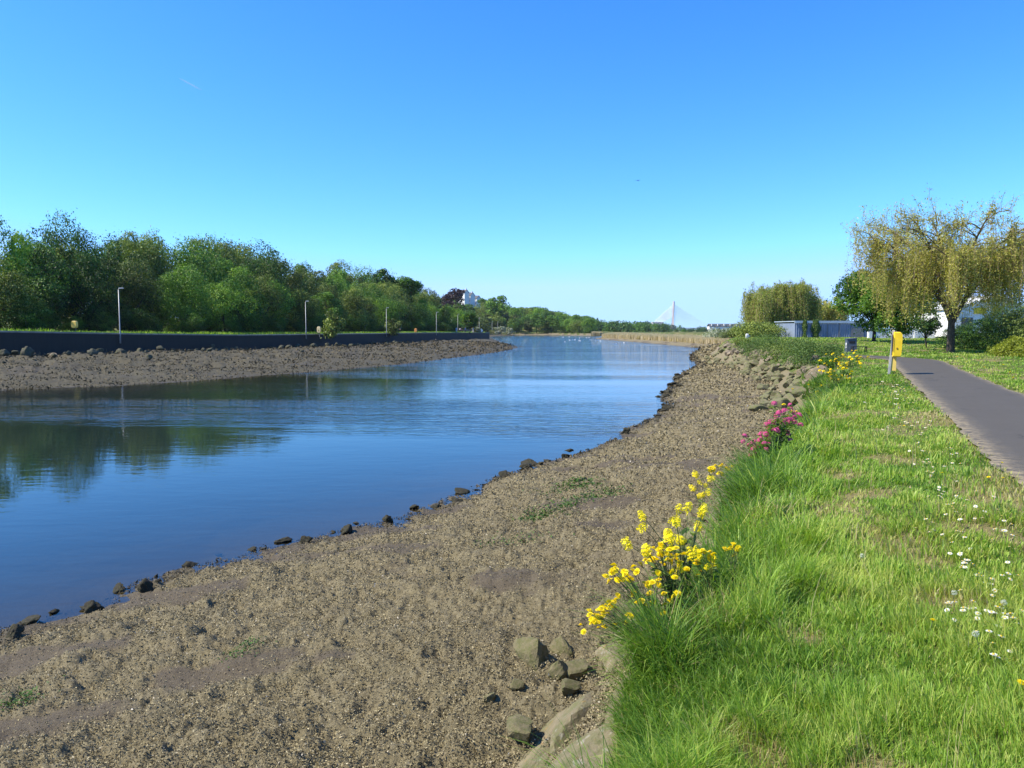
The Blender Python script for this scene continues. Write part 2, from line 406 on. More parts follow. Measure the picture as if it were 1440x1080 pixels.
# water sheet
A, Rr = np.meshgrid(np.radians(np.linspace(-46, 46, 420)), np.concatenate([np.geomspace(3, 120, 330), np.geomspace(120, 900, 60)[1:]]))
x, y = np.sin(A)*Rr, np.cos(A)*Rr
w = poly_sd(RIVER, x, y); z = land(x, y)
i = np.arange((x.shape[0]-1)*x.shape[1]).reshape(x.shape[0]-1, x.shape[1])[:, :-1].ravel()
q = np.stack([i, i+1, i+x.shape[1]+1, i+x.shape[1]], 1)
q = q[(w.ravel()[q] > -3.5).any(1)]
u, inv = np.unique(q, return_inverse=True)
dep = 1-np.exp(-np.clip(WATER-z, 0, 9).ravel()/.85)
V = np.stack([x, y, np.full(x.shape, WATER)], -1).reshape(-1, 3)
o = npmesh('river_water', V[u], [inv.reshape(-1, 4)], M['water'], None, {'depth': dep[u]}, smooth=True); tag(o, kind='structure')
# path
P = smooth_line(PATH, 40); tg = np.gradient(P, axis=0); tg /= np.linalg.norm(tg, axis=1, keepdims=True)
nr = np.stack([tg[:, 1], -tg[:, 0]], 1); s = np.linspace(-1, 1, 17)
ew = PATHW+(fbm(P[:, 0]*2.2, P[:, 1]*2.2, 3, 5)-.5)*.22; ew2 = PATHW+(fbm(P[:, 0]*2.2, P[:, 1]*2.2, 3, 15)-.5)*.22
off = np.where(s[None] < 0, s[None]*ew[:, None], s[None]*ew2[:, None])
X = P[:, None, 0]+nr[:, None, 0]*off; Y = P[:, None, 1]+nr[:, None, 1]*off
Z = topR(X, Y, np.zeros(X.shape))+.022+.02*(1-s[None]**2)
i = np.arange((len(P)-1)*17).reshape(-1, 17)[:, :-1].ravel()
e = np.broadcast_to(np.where(s < 0, sstep(.66, 1.0, -s), sstep(.8, 1.05, s))[None], X.shape)
o = npmesh('path', np.stack([X, Y, Z], -1).reshape(-1, 3), [np.stack([i, i+1, i+18, i+17], 1)], M['asphalt'], None, {'edge': e.ravel()}, smooth=True); tag(o, kind='structure')
# ------------------------------------------------------------------ leaves, crowns, trees
M['leaf_dark'] = leafy('leaf_dark', [(0, (.008, .024, .006)), (.5, (.040, .105, .015)), (1, (.20, .35, .036))], .22, objvar=.35)
M['leaf_mid'] = leafy('leaf_mid', [(0, (.022, .050, .010)), (.5, (.088, .195, .025)), (1, (.27, .43, .048))], .24, objvar=.6)
M['leaf_olive'] = leafy('leaf_olive', [(0, (.040, .060, .014)), (.5, (.125, .175, .034)), (1, (.32, .38, .07))], .24, objvar=.55)
M['leaf_fresh'] = leafy('leaf_fresh', [(0, (.025, .07, .008)), (.5, (.08, .18, .016)), (1, (.17, .30, .030))], .38, objvar=.1)
M['leaf_willow'] = leafy('leaf_willow', [(0, (.21, .21, .036)), (.5, (.44, .41, .085)), (1, (.60, .55, .18))], .40, objvar=.1)
M['leaf_willow_green'] = leafy('leaf_willow_green', [(0, (.12, .16, .026)), (.5, (.29, .33, .06)), (1, (.45, .47, .13))], .4)
M['leaf_ivy'] = leafy('leaf_ivy', [(0, (.03, .065, .012)), (.5, (.085, .15, .03)), (1, (.18, .25, .06))], .25)
M['leaf_gold'] = leafy('leaf_gold', [(0, (.09, .12, .012)), (.5, (.22, .26, .025)), (1, (.38, .40, .05))], .35)
M['leaf_purple'] = leafy('leaf_purple', [(0, (.018, .010, .012)), (1, (.06, .028, .034))], .2)
M['blossom'] = leafy('blossom', [(0, (.05, .09, .03)), (.4, (.25, .28, .17)), (1, (.70, .70, .60))], .25)
M['bark'] = plain('bark', (.105, .082, .060), .9, .5, 5, bump=.8)
M['bark_dark'] = plain('bark_dark', (.040, .032, .024), .9, .4, 5, bump=.8)
M['twig'] = plain('twig', (.26, .19, .10), .85, .3, 3)

def leaf_quads(c, d, size, g, aspect=.55):
    """rhombic leaves at points c facing roughly along d"""
    n = len(c)
    d = d+g.normal(0, .55, (n, 3)); d /= np.linalg.norm(d, axis=1, keepdims=True)+1e-9
    a = np.cross(d, g.normal(0, 1, (n, 3))); a /= np.linalg.norm(a, axis=1, keepdims=True)+1e-9
    b_ = np.cross(d, a); s = (size*g.uniform(.6, 1.3, n))[:, None]
    V = np.stack([c-a*s, c+b_*s*aspect-a*s*.1, c+a*s, c-b_*s*aspect-a*s*.1], 1).reshape(-1, 3)
    return V, np.arange(4*n).reshape(n, 4)
def crown(seed, nc, nl, rx=.42, zc=.58, rz=.42, leaf=.018, cl=.30, low=0.0, skew=1.0):
    """a crown of leaf clumps in a unit-high tree"""
    g = np.random.default_rng(seed); Vs, Qs, Ts, off = [], [], [], 0
    cs = []
    while len(cs) < nc:
        p = g.uniform(-1, 1, 3); r = np.linalg.norm(p)
        if r > 1 or r < .35: continue
        p = p/r*(r**.6)
        tz = zc+rz*p[2]*.82
        w = 1.0 if p[2] > 0 else 1.0-.25*(p[2]**2)
        cs.append((rx*p[0]*w*.8, rx*p[1]*w*.8, tz, g.uniform(.45, 1.3)*cl*rx*(1.15-.35*max(p[2], 0)), g.uniform(0, 1)))
    for (x, y, z, rc, t) in cs:
        n = int(nl/nc*g.uniform(.7, 1.3)*(rc/(cl*rx)))
        d = g.normal(0, 1, (n, 3)); d[:, 2] += .25; d /= np.linalg.norm(d, axis=1, keepdims=True)
        rad = rc*(g.uniform(.30, 1.0, n)**.32)*np.where(g.uniform(0, 1, n) < .12, g.uniform(1.0, 1.35, n), 1.0)
        lump = 1+.25*np.sin(d[:, 0]*5+t*20)*np.cos(d[:, 1]*4+t*9)
        c = np.array([x, y, z])+d*(rad*lump)[:, None]*np.array([1.15, 1.15, .8])
        dd = d*.7+np.array([0, 0, .5])
        V, Q = leaf_quads(c, dd, leaf, g); Vs.append(V); Qs.append(Q+off); off += len(V)
        Ts.append(np.repeat(np.clip(.5*t+.5*g.uniform(0, 1, n), 0, 1), 4))
    return np.concatenate(Vs), np.concatenate(Qs), np.concatenate(Ts), cs
def trunk_mb(cs, g, r0=.018, base=-.03, fork=.25, n=6, seg=7):
    mb = MB(); top = np.array([g.normal(0, .02), g.normal(0, .02), fork])
    mb.tube([[0, 0, base], [0, 0, 0.02], top*.6, top], [r0*1.5, r0*1.1, r0*.95, r0*.85], n)
    cs2 = sorted(cs, key=lambda c: -c[3])[:seg]
    for c in cs2:
        e = np.array(c[:3]); m_ = top+(e-top)*.5+np.array([0, 0, -.03])
        mb.tube([top-np.array([0, 0, .02]), m_, e], [r0*.6, r0*.38, r0*.12], 5)
    return mb
def fuse(name, parts, mats):
    """several (V,Q,T) pieces with a material each in one mesh, for a tree too small to show its parts"""
    off, Vs, Qs, Ts, mi = 0, [], [], [], []
    for k, (V, Q, T) in enumerate(parts):
        Vs.append(V); Qs.append(Q+off); off += len(V); Ts.append(T); mi.append(np.full(len(Q), k))
    return npmesh(name, np.concatenate(Vs), [np.concatenate(Qs)], None, None, {'tint': np.concatenate(Ts)}, mats=mats, midx=np.concatenate(mi), link=False).data

NEAR_T = []
for k, (nc, rx, zc, rz, mt) in enumerate([(24, .40, .50, .48, 'leaf_dark'), (28, .46, .49, .49, 'leaf_mid'), (20, .36, .51, .48, 'leaf_mid'), (25, .42, .49, .49, 'leaf_olive'), (30, .48, .47, .50, 'leaf_mid'), (19, .34, .51, .48, 'leaf_olive')]):
    g = np.random.default_rng(100+k)
    V, Q, T, cs = crown(200+k, nc, 15000, rx, zc, rz, .0125, .40)
    cm = npmesh('crown', V, [Q], M[mt], None, {'tint': T}, link=False).data
    tm = trunk_mb(cs, g).build('trunk', M['bark_dark'], link=False).data
    NEAR_T.append((cm, tm))
FAR_T = []
for k, (nc, rx, zc, rz, mt) in enumerate([(22, .42, .52, .47, 'leaf_mid'), (26, .48, .50, .48, 'leaf_olive'), (18, .38, .53, .46, 'leaf_dark'), (22, .45, .50, .48, 'leaf_mid'), (16, .36, .53, .45, 'leaf_olive')]):
    g = np.random.default_rng(300+k)
    V, Q, T, cs = crown(400+k, nc, 3400, rx, zc, rz, .026, .38)
    mb = MB(); mb.tube([[0, 0, -.05], [0, 0, .5]], [.02, .012], 5, cap=False)
    tv, tq = np.concatenate(mb.v), np.concatenate(mb.q)
    FAR_T.append(fuse('tree', [(V, Q, T), (tv, tq, np.zeros(len(tv)))], [M[mt], M['bark_dark']]))
def near_tree(k, x, y, z, h, wd, rz, label, group=None, cat='tree', name='tree'):
    cm, tm = NEAR_T[k % len(NEAR_T)]
    o = empty(name, (x, y, z), rz); o.scale = (h*wd, h*wd, h); tag(o, label, cat, group)
    for nm, me in (('crown', cm), ('trunk', tm)):
        c = bpy.data.objects.new(nm, me); COL.objects.link(c); c.parent = o
    return o
def far_tree(k, x, y, z, h, wd, rz, label, group):
    o = bpy.data.objects.new('tree', FAR_T[k % len(FAR_T)]); COL.objects.link(o)
    o.location = (x, y, z); o.scale = (h*wd, h*wd, h); o.rotation_euler = (0, 0, rz); return tag(o, label, 'tree', group)
SKY = ([-200, -50, 0, 50, 100, 150, 200, 250, 300, 350, 380, 430, 470, 500, 540, 575, 610, 640, 690, 720, 760, 800, 860, 900, 945, 1000, 1040, 1100], [292, 300, 304, 322, 312, 322, 319, 333, 336, 343, 352, 373, 366, 382, 384, 395, 402, 409, 424, 432, 433, 443, 450, 450, 455, 459, 461, 461])
def lzone(x, y):
    xa, ya = np.array([x]), np.array([y]); l = poly_sd(LTOP, xa, ya)
    return float(l[0]), float(topL(xa, ya, l)[0])
g = np.random.default_rng(11)
# the wood behind the far quay: front row first, each tree beside something one can find
wp = np.array(WALL); seg = np.linalg.norm(np.diff(wp, axis=0), axis=1); cum = np.concatenate([[0], np.cumsum(seg)])
def along(s, off):
    x = np.interp(s, cum, wp[:, 0]); y = np.interp(s, cum, wp[:, 1])
    x2 = np.interp(s+1, cum, wp[:, 0]); y2 = np.interp(s+1, cum, wp[:, 1])
    d = np.array([x2-x, y2-y]); d /= np.linalg.norm(d)+1e-9
    return x-d[1]*off, y+d[0]*off
front = []
look = ['tall dark green tree', 'broad yellow-green tree', 'slim dark tree', 'pale olive tree', 'wide bushy tree', 'narrow olive tree']
where = ['in the front row of the wood beyond the quay lawn', 'in the second row of the wood beyond the quay lawn', 'rising in the third row of the wood beyond the quay', 'at the back of the wood beyond the quay']
n_near = 0
for row, (off, st, fac) in enumerate([(11, 8.0, .70), (17, 9.0, .93), (25, 11.0, 1.0), (36, 14.0, .99)]):
    s = 14+row*3
    while s < 262:
        x, y = along(s+g.normal(0, 1.2), off+g.normal(0, 1.3)); s += st*g.uniform(.75, 1.35)
        px = CX+F*x/y
        if px < -170: continue
        l, z = lzone(x, y)
        ys = np.interp(px, *SKY)
        h = (EYE+(HZ-ys)*y/F-z)*fac*g.uniform(.88, 1.16)
        if h < 3: continue
        k = int(g.integers(0, 6)); wd = g.uniform(.85, 1.15)*np.clip(9.5/h, .75, 1.35)
        near_tree(k, x, y, z-.2, h, wd, g.uniform(0, 6.3), look[k]+' '+where[row], f'{look[k]}s of the quay wood, row {("one","two","three","four")[row]}')
        n_near += 1
for px, y, k, ft, lab in [(-55, 86, 0, 1.0, 'tall dark tree at the very edge of the wood nearest the viewer'), (4, 90, 2, 1.03, 'tallest dark tree of the wood, well short of the yellow lifebuoy box'), (42, 97, 1, .97, 'broad dark green tree between the tallest tree and the yellow lifebuoy box'), (96, 104, 4, 1.02, 'wide bushy treetop rising directly above the yellow lifebuoy box'), (205, 120, 3, 1.0, 'pale olive treetop rising just past the tallest-looking lamp post')]:
    x = (px-CX)*y/F; l, z = lzone(x, y); h = (EYE+(HZ-np.interp(px, *SKY))*y/F-z)*1.08*ft
    near_tree(k, x, y, z-.2, h, 9/h, px*.37, lab)
# undergrowth along the foot of the wood
us = [(s_, o_) for o_, st_ in ((8.2, 4.6), (13.5, 5.5), (20, 7)) for s_ in np.arange(18, 268, st_)]
for s, o_ in us:
    x, y = along(s+g.normal(0, 1.0), o_+g.normal(0, .8))
    if CX+F*x/y < -150: continue
    l, z = lzone(x, y); h = g.uniform(2.6, 5.2); k = 0
    near_tree(k, x, y, z-h*.12, h, g.uniform(.9, 1.5), g.uniform(0, 6.3), 'dark shrub at the foot of the quay wood behind the grass strip', 'shrubs along the foot of the quay wood', 'shrub', 'shrub')
# hillside trees
spots, tries = [], 0
while len(spots) < 255 and tries < 60000:
    tries += 1
    px = g.uniform(590, 830); y = g.uniform(262, 760); x = (px-CX)*y/F
    l, z = lzone(x, y)
    if l < (4 if y > 440 else 12): continue
    if z < -1.2: continue
    if 585 < y < 625 and -85 < x < -24: continue
    if y < 300 and l < 16: continue
    if any((x-a)**2+(y-b_)**2 < (5.2+y*.0065)**2 for a, b_, *_ in spots): continue
    spots.append((x, y, z, l, px))
HOUSE_PX = (640, 678)
for (x, y, z, l, px) in spots:
    ys = np.interp(px, *SKY)
    lim = EYE+(HZ-ys)*y/F-z
    h = g.uniform(9, 15)
    if y > 330 and lim > 3: h = min(h, lim*g.uniform(.98, 1.14))
    elif lim <= 3: continue
    if 636 < px < 680 and 330 < y < 585: h = min(h, EYE+(HZ-427)*y/F-z)
    if h < 3: continue
    k = int(g.integers(0, 5))
    lk = ['round mid green tree', 'broad pale olive tree', 'dark upright tree', 'full mid green tree', 'thin olive tree'][k]
    zn = 'on the far hillside below the white houses' if px < 690 else ('on the long wooded slope at the river bend' if px < 790 else 'in the low wood behind the reed bank')
    far_tree(k, x, y, z-.3, h, g.uniform(.95, 1.35), g.uniform(0, 6.3), lk+' '+zn, lk+'s '+zn)
# far wood behind the reeds and under the bridge: one mass
Vs, Qs, Ts, off = [], [], [], 0
for i in range(420):
    px = g.uniform(765, 1075); y = g.uniform(640, 1900); x = (px-CX)*y/F
    if px > 880 and y < 560: continue
    ys = np.interp(px, *SKY)
    h = min((EYE+(HZ-ys)*y/F+.5)*g.uniform(.55, 1.03), 30)
    if px > 935 and y < 1600: h = min(h, 1.2+(HZ-464.5)*y/F+3.2)
    if h < 2: continue
    rx = h*g.uniform(.5, .9); n = 170
    d = g.normal(0, 1, (n, 3)); d /= np.linalg.norm(d, axis=1, keepdims=True); d[:, 2] = np.abs(d[:, 2])*1.0
    lump = 1+.2*np.sin(d[:, 0]*6+i)*np.cos(d[:, 1]*5+i*2)
    c = np.array([x, y, -1.0])+d*np.array([rx, rx, h])*(g.uniform(.75, 1, n)*lump)[:, None]*.93
    V, Q = leaf_quads(c, d, h*.085, g, .8); Vs.append(V); Qs.append(Q+off); off += len(V)
    Ts.append(np.repeat(np.clip(g.uniform(0, .6)+.4*g.uniform(0, 1, n), 0, 1), 4))
o = npmesh('far_wood', np.concatenate(Vs), [np.concatenate(Qs)], M['leaf_mid'], None, {'tint': np.concatenate(Ts)}); tag(o, 'low far wood along the horizon behind reeds and bridge', 'wood', kind='stuff')

# ------------------------------------------------------------------ single trees of the near bank
def branchy(g, height, spread, nl, droop, first=.28, up=.55):
    """trunk, limbs, branches; returns tube lists and the outer points from which shoots hang"""
    limbs, tips = [], []
    lean = np.array([g.normal(0, .03), g.normal(0, .03), 0])*height
    fork = np.array([0, 0, first*height])+lean
    trunk = [np.array([0, 0, -.15]), np.array([0, 0, .1]), fork*.55, fork]
    for i in range(nl):
        a = 2*math.pi*(i+g.uniform(-.35, .35))/nl; e = g.uniform(.35, 1.0)
        R_ = spread*(1-droop*e**1.6)*g.uniform(.75, 1.1); H_ = height*(first+.06+(1-first-.08)*(e**.75)*g.uniform(.85, 1.0))
        d = np.array([math.cos(a), math.sin(a), 0])
        p0 = fork-np.array([0, 0, .08*height*g.uniform(0, 1)]); pe = d*R_+np.array([0, 0, H_])
        pts = [p0, p0+(pe-p0)*.3+np.array([0, 0, .10*height]), p0+(pe-p0)*.65+np.array([0, 0, .11*height]), pe]
        pts = smooth3(pts, 4); limbs.append((pts, .30))
        for j in range(9):
            t = g.uniform(.35, 1.0); b0 = pts[int(t*(len(pts)-1))]
            ang = a+g.normal(0, .9); L_ = spread*g.uniform(.22, .5)
            be = b0+np.array([math.cos(ang), math.sin(ang), 0])*L_*.85+np.array([0, 0, L_*up*g.uniform(-.3, 1.0)])
            bp = smooth3([b0, b0+(be-b0)*.5+np.array([0, 0, L_*.16]), be], 4); limbs.append((bp, .12))
            tips += [bp[-1], bp[-3], bp[-2], pts[-1], pts[int(len(pts)*.6)]+g.normal(0, .35, 3)]
            for q in range(4):
                c0 = bp[g.integers(2, len(bp))]; an2 = ang+g.normal(0, 1.1); L2 = spread*g.uniform(.08, .22)
                ce = c0+np.array([math.cos(an2), math.sin(an2), 0])*L2+np.array([0, 0, L2*g.uniform(-.2, .9)])
                limbs.append((smooth3([c0, (c0+ce)/2+np.array([0, 0, L2*.1]), ce], 2), .045)); tips.append(ce)
    return trunk, limbs, np.array(tips)
def smooth3(P, n):
    P = np.asarray(P, float); out = []
    for i in range(len(P)-1):
        p0, p1, p2, p3 = P[max(i-1, 0)], P[i], P[i+1], P[min(i+2, len(P)-1)]
        for t in np.linspace(0, 1, n, endpoint=False):
            out.append(.5*((2*p1)+(-p0+p2)*t+(2*p0-5*p1+4*p2-p3)*t*t+(-p0+3*p1-3*p2+p3)*t**3))
    out.append(P[-1]); return np.array(out)
def willow(name, loc, height, spread, seed, tr, nl, shoots, leaf, minz, hang, label, topsparse=True, per=30, taper=.45, mat='leaf_willow'):
    g = np.random.default_rng(seed); root = empty(name, loc, 0); tag(root, label, 'tree')
    trunk, limbs, tips = branchy(g, height, spread, nl, taper, .24)
    mb = MB(); mb.tube(smooth3(trunk, 4), np.linspace(tr*1.25, tr*.8, 13), 9); mb.build('trunk', M['bark'], root, True)
    lb, tw = MB(), MB()
    for pts, r in limbs:
        k = tr*r/.30*.42
        (lb if r > .05 else tw).tube(pts, np.linspace(k, k*.35, len(pts)), 5 if r > .05 else 3, cap=False)
    lb.build('limbs', M['bark'], root, True)['kind'] = 'thing'
    Vs, Qs, Ts, off = [], [], [], 0
    for i in range(shoots):
        p = tips[g.integers(0, len(tips))]+g.normal(0, .12, 3)
        rel = (p[2]-height*.35)/(height*.65)
        L_ = min(hang*(.12+1.1*g.uniform(0, 1)**1.3), max(p[2]-minz*g.uniform(.8, 1.5), .25))
        if topsparse and rel > .78: L_ *= g.uniform(.10, .5)
        n = max(int(per*L_/hang), 4)
        t = np.linspace(0, 1, n); out_ = np.array([p[0], p[1], 0])/max(np.hypot(p[0], p[1]), .3)*g.uniform(.0, .35)*L_
        sw = g.normal(0, .07, 2)*L_
        c = p+t[:, None]*out_*(1-t[:, None]*.4)+np.stack([sw[0]*np.sin(t*3), sw[1]*np.sin(t*2.4), -L_*t**1.25+.08*L_*np.sin(t*3.1)], 1)
        tw.tube(c[::max(1, n//5)], leaf*.09, 3, cap=False)
        rep = 2; c = np.repeat(c, rep, 0)+g.normal(0, leaf*1.25, (n*rep, 3))
        if topsparse and rel > .68:
            c = c[g.uniform(0, 1, len(c)) < .42]
            if len(c) < 2: continue
        dirs = np.stack([np.zeros(len(c)), np.zeros(len(c)), np.full(len(c), .1)], 1)+g.normal(0, .6, (len(c), 3))*np.array([1, 1, .35])
        V, Q = leaf_quads(c, dirs, leaf, g, .34)
        Vs.append(V); Qs.append(Q+off); off += len(V); Ts.append(np.repeat(np.clip(g.uniform(.05, .6)+.45*g.uniform(0, 1, len(c)), 0, 1), 4))
    if topsparse:                           # short leafy twigs standing out all over the dome
        for p in tips:
            if p[2] < height*.45: continue
            dr_ = np.array([p[0], p[1], .9*spread]); dr_ = dr_/np.linalg.norm(dr_)+g.normal(0, .35, 3); L_ = g.uniform(.25, .8)
            tw.tube([p, p+dr_*L_*.6, p+dr_*L_+[0, 0, -.06]], [.012, .009, .004], 3, cap=False)
            m_ = 16; c = p+dr_*(g.uniform(.1, 1.05, m_)*L_)[:, None]+g.normal(0, .13, (m_, 3))
            V, Q = leaf_quads(c, g.normal(0, .6, (m_, 3))+[0, 0, .3], leaf*.9, g, .36)
            Vs.append(V); Qs.append(Q+off); off += len(V); Ts.append(np.repeat(g.uniform(.3, 1, m_), 4))
    tw.build('twigs', M['twig'], root)
    npmesh('crown', np.concatenate(Vs), [np.concatenate(Qs)], M[mat], root, {'tint': np.concatenate(Ts)})
    return root
p = ground_at(1336, 497)
WB = Vector((51*(1336-CX)/F, 51, 0)); WB.z = gz(WB.x, WB.y)
willow('willow_tree', WB, 9.1, 6.6, 5, .24, 15, 3000, .080, 1.6, 2.7, 'large spreading willow with thin yellowish drooping leaves and bare twiggy top beside the path')
FW = Vector((128*(1098-CX)/F, 128, 0)); FW.z = gz(FW.x, FW.y)
willow('willow_tree', FW, 8.3, 7.2, 9, .34, 14, 3200, .15, .3, 5.4, 'dense dome-shaped weeping willow standing past the grey metal shed', False, 30, .92, 'leaf_willow_green')
FW2 = Vector((150*(1150-CX)/F, 150, 0)); FW2.z = gz(FW2.x, FW2.y)
willow('willow_tree', FW2, 6.5, 5.5, 12, .2, 9, 700, .2, 1.5, 2.6, 'thin pale willow showing above the roof of the grey metal shed', True, 18)
def leafy_tree(name, loc, h, seed, nc, nl, rx, zc, rz, leaf, mat, label, r0=.02, cl=.34):
    V, Q, T, cs = crown(seed, nc, nl, rx, zc, rz, leaf, cl)
    root = empty(name, loc, seed*.7); root.scale = (h, h, h); tag(root, label, 'tree')
    npmesh('crown', V, [Q], M[mat], root, {'tint': T})
    trunk_mb(cs, np.random.default_rng(seed), r0, fork=.2, n=8, seg=10).build('trunk', M['bark_dark'], root, True); return root
def stand(px, y, dz=0):
    x = (px-CX)*y/F; return Vector((x, y, gz(x, y)+dz))
leafy_tree('sycamore_tree', stand(1228, 78), 7.7, 31, 40, 26000, .47, .56, .46, .017, 'leaf_fresh', 'full fresh green sycamore in front of the grey metal shed', .022)
leafy_tree('sycamore_tree', stand(1266, 72), 7.0, 33, 36, 20000, .46, .55, .45, .017, 'leaf_fresh', 'fresh green sycamore growing between its larger neighbour and the big willow', .02)
leafy_tree('small_tree', stand(1302, 62), 3.6, 35, 16, 3800, .34, .62, .36, .022, 'leaf_dark', 'small dark sapling with slender trunk beside the big willow trunk', .016)
leafy_tree('young_tree', Vector((250*(661-CX)/F, 250, .4)), 7.2, 37, 16, 5000, .36, .60, .40, .03, 'leaf_fresh', 'young bright green tree among people near the end of the quay', .016)
def shrub(name, px, y, h, w_, seed, mat, label, n=6000, leaf=.03, dz=-.1, nc=26, group=None, cat='shrub', d=None):
    V, Q, T, cs = crown(seed, nc, n, w_*.5, h*.42, h*.56, leaf, .34)
    root = empty(name, stand(px, y, dz), seed); tag(root, label, cat, group)
    npmesh('foliage', V, [Q], M[mat], root, {'tint': T}); trunk_mb(cs, np.random.default_rng(seed), .02, fork=.1).build('stem', M['bark_dark'], root); return root
# hedge and shrubs on the verge beyond the path
for i, (px, y, h, w_, mt, lab) in enumerate([
    (1352, 60, 2.0, 3.4, 'leaf_dark', 'low dark hedge shrub just behind the big willow trunk'),
    (1384, 58, 2.6, 3.8, 'leaf_dark', 'dark hedge shrub under the hanging willow shoots'),
    (1412, 55, 3.0, 4.0, 'leaf_dark', 'dense dark hedge shrub between willow and pale bramble bush'),
    (1440, 50, 3.1, 4.4, 'leaf_olive', 'tall dusty green bramble bush at the edge of the verge'),
    (1478, 44, 3.2, 4.6, 'leaf_olive', 'dusty green bramble bush beyond the golden shrub'),
    (1432, 42.5, 1.15, 2.4, 'leaf_gold', 'low golden yellow-green shrub below the bramble bush'),
    (1468, 40, 1.1, 2.4, 'leaf_gold', 'second golden shrub nearest the path edge'),
    (1425, 78, 5.2, 6.0, 'leaf_dark', 'dark tall shrub beside the white shop roof')]):
    shrub('hedge_shrub', px, y, h, w_, 500+i, mt, lab, 9000, .055)
# growth on the stone revetment and by the shed
for i, (px, y, h, w_, mt, lab, lf) in enumerate([
    (1148, 40.0, 1.4, 3.2, 'leaf_ivy', 'dark green bramble bush spilling over the revetment boulders', .04),
    (1130, 44.5, 1.3, 3.2, 'leaf_ivy', 'green bramble clump behind the large bramble bush on the revetment', .04),
    (1165, 35.5, .7, 1.0, 'leaf_fresh', 'small bright green clump at the foot of the revetment', .035),
    (1090, 58, 1.3, 4.4, 'leaf_ivy', 'ivy mat hanging over the middle of the stone revetment', .045),
    (1068, 66, 1.3, 4.4, 'leaf_ivy', 'ivy mat on the revetment near the white marker post', .05),
    (1112, 51, 1.1, 3.8, 'leaf_olive', 'dry olive scrub on top of the revetment', .045),
    (1044, 78, .6, 2.6, 'leaf_olive', 'yellowish scrub at the far tip of the revetment', .06),
    (1066, 112, 2.2, 7, 'leaf_olive', 'olive shrub beneath the dome-shaped willow', .12),
    (1085, 118, 1.8, 6, 'leaf_ivy', 'green shrub beside the trunk of the dome-shaped willow', .12)]):
    shrub('bramble_shrub', px, y, h, w_, 540+i, mt, lab, 7000, lf)
for i, (px, y, h, w_) in enumerate([(1010, 176, 3.2, 7), (1022, 168, 3.6, 7), (1034, 160, 3.4, 7), (1046, 150, 2.6, 5)]):
    o = shrub('hawthorn_shrub', px, y, h, w_, 570+i, 'blossom' if i in (0, 1) else 'leaf_olive', ['white blossoming hawthorn nearest the tip of the reed bank', 'white blossoming hawthorn in front of the long white building', 'olive hawthorn between white blossom and willow', 'low olive hawthorn by the edge of the willow'][i], 3000, .17, -.3)
for i, (px, y, h, w_, mt) in enumerate([(702, 455, 5.5, 8, 'blossom'), (715, 470, 4.5, 7, 'blossom'), (668, 262, 3.0, 4, 'blossom'), (770, 500, 5, 9, 'leaf_olive'), (555, 168, 4, 4, 'leaf_olive'), (467, 131, 4.6, 4.2, 'leaf_olive')]):
    x = (px-CX)*y/F; l, z = lzone(x, y)
    V, Q, T, cs = crown(590+i, 14, 1800, .5, .4, .5, .05, .4)
    root = empty('hawthorn_shrub', (x, y, z-.2), i); root.scale = (w_, w_, h)
    tag(root, ['white blossoming hawthorn at the water edge of the river bend', 'smaller white hawthorn just past the first at the river bend', 'pale blossoming bush among the people on the quay', 'round olive bush near the small straw tuft', 'pale olive bush behind the third lamp post', 'pale sunlit bush in front of the wood by the second lamp post'][i], 'shrub')
    npmesh('foliage', V, [Q], M[mt], root, {'tint': T}); trunk_mb(cs, np.random.default_rng(i), .02, fork=.1).build('stem', M['bark_dark'], root)
for nm, px, y, yb, yt, mt, lab in [('tree', 543, 230, 400, 379, 'leaf_dark', 'dark round treetop standing alone on the skyline of the wood'), ('tree', 575, 235, 408, 388, 'leaf_fresh', 'rounded deep green treetop beside the dark one on the skyline'), ('tree', 641, 480, 428, 407, 'leaf_purple', 'dark purple tree beside the white hilltop houses'), ('tree', 697, 520, 434, 415, 'leaf_dark', 'dark tree on the hill crest past the white houses')]:
    x = (px-CX)*y/F; zt = EYE+(HZ-yt)*y/F; h = (HZ-yt-(HZ-yb))*y/F*2.0
    leafy_tree(nm, Vector((x, y, zt-h)), h, int(px), 18, 3500, .45, .62, .38, .035, mt, lab)
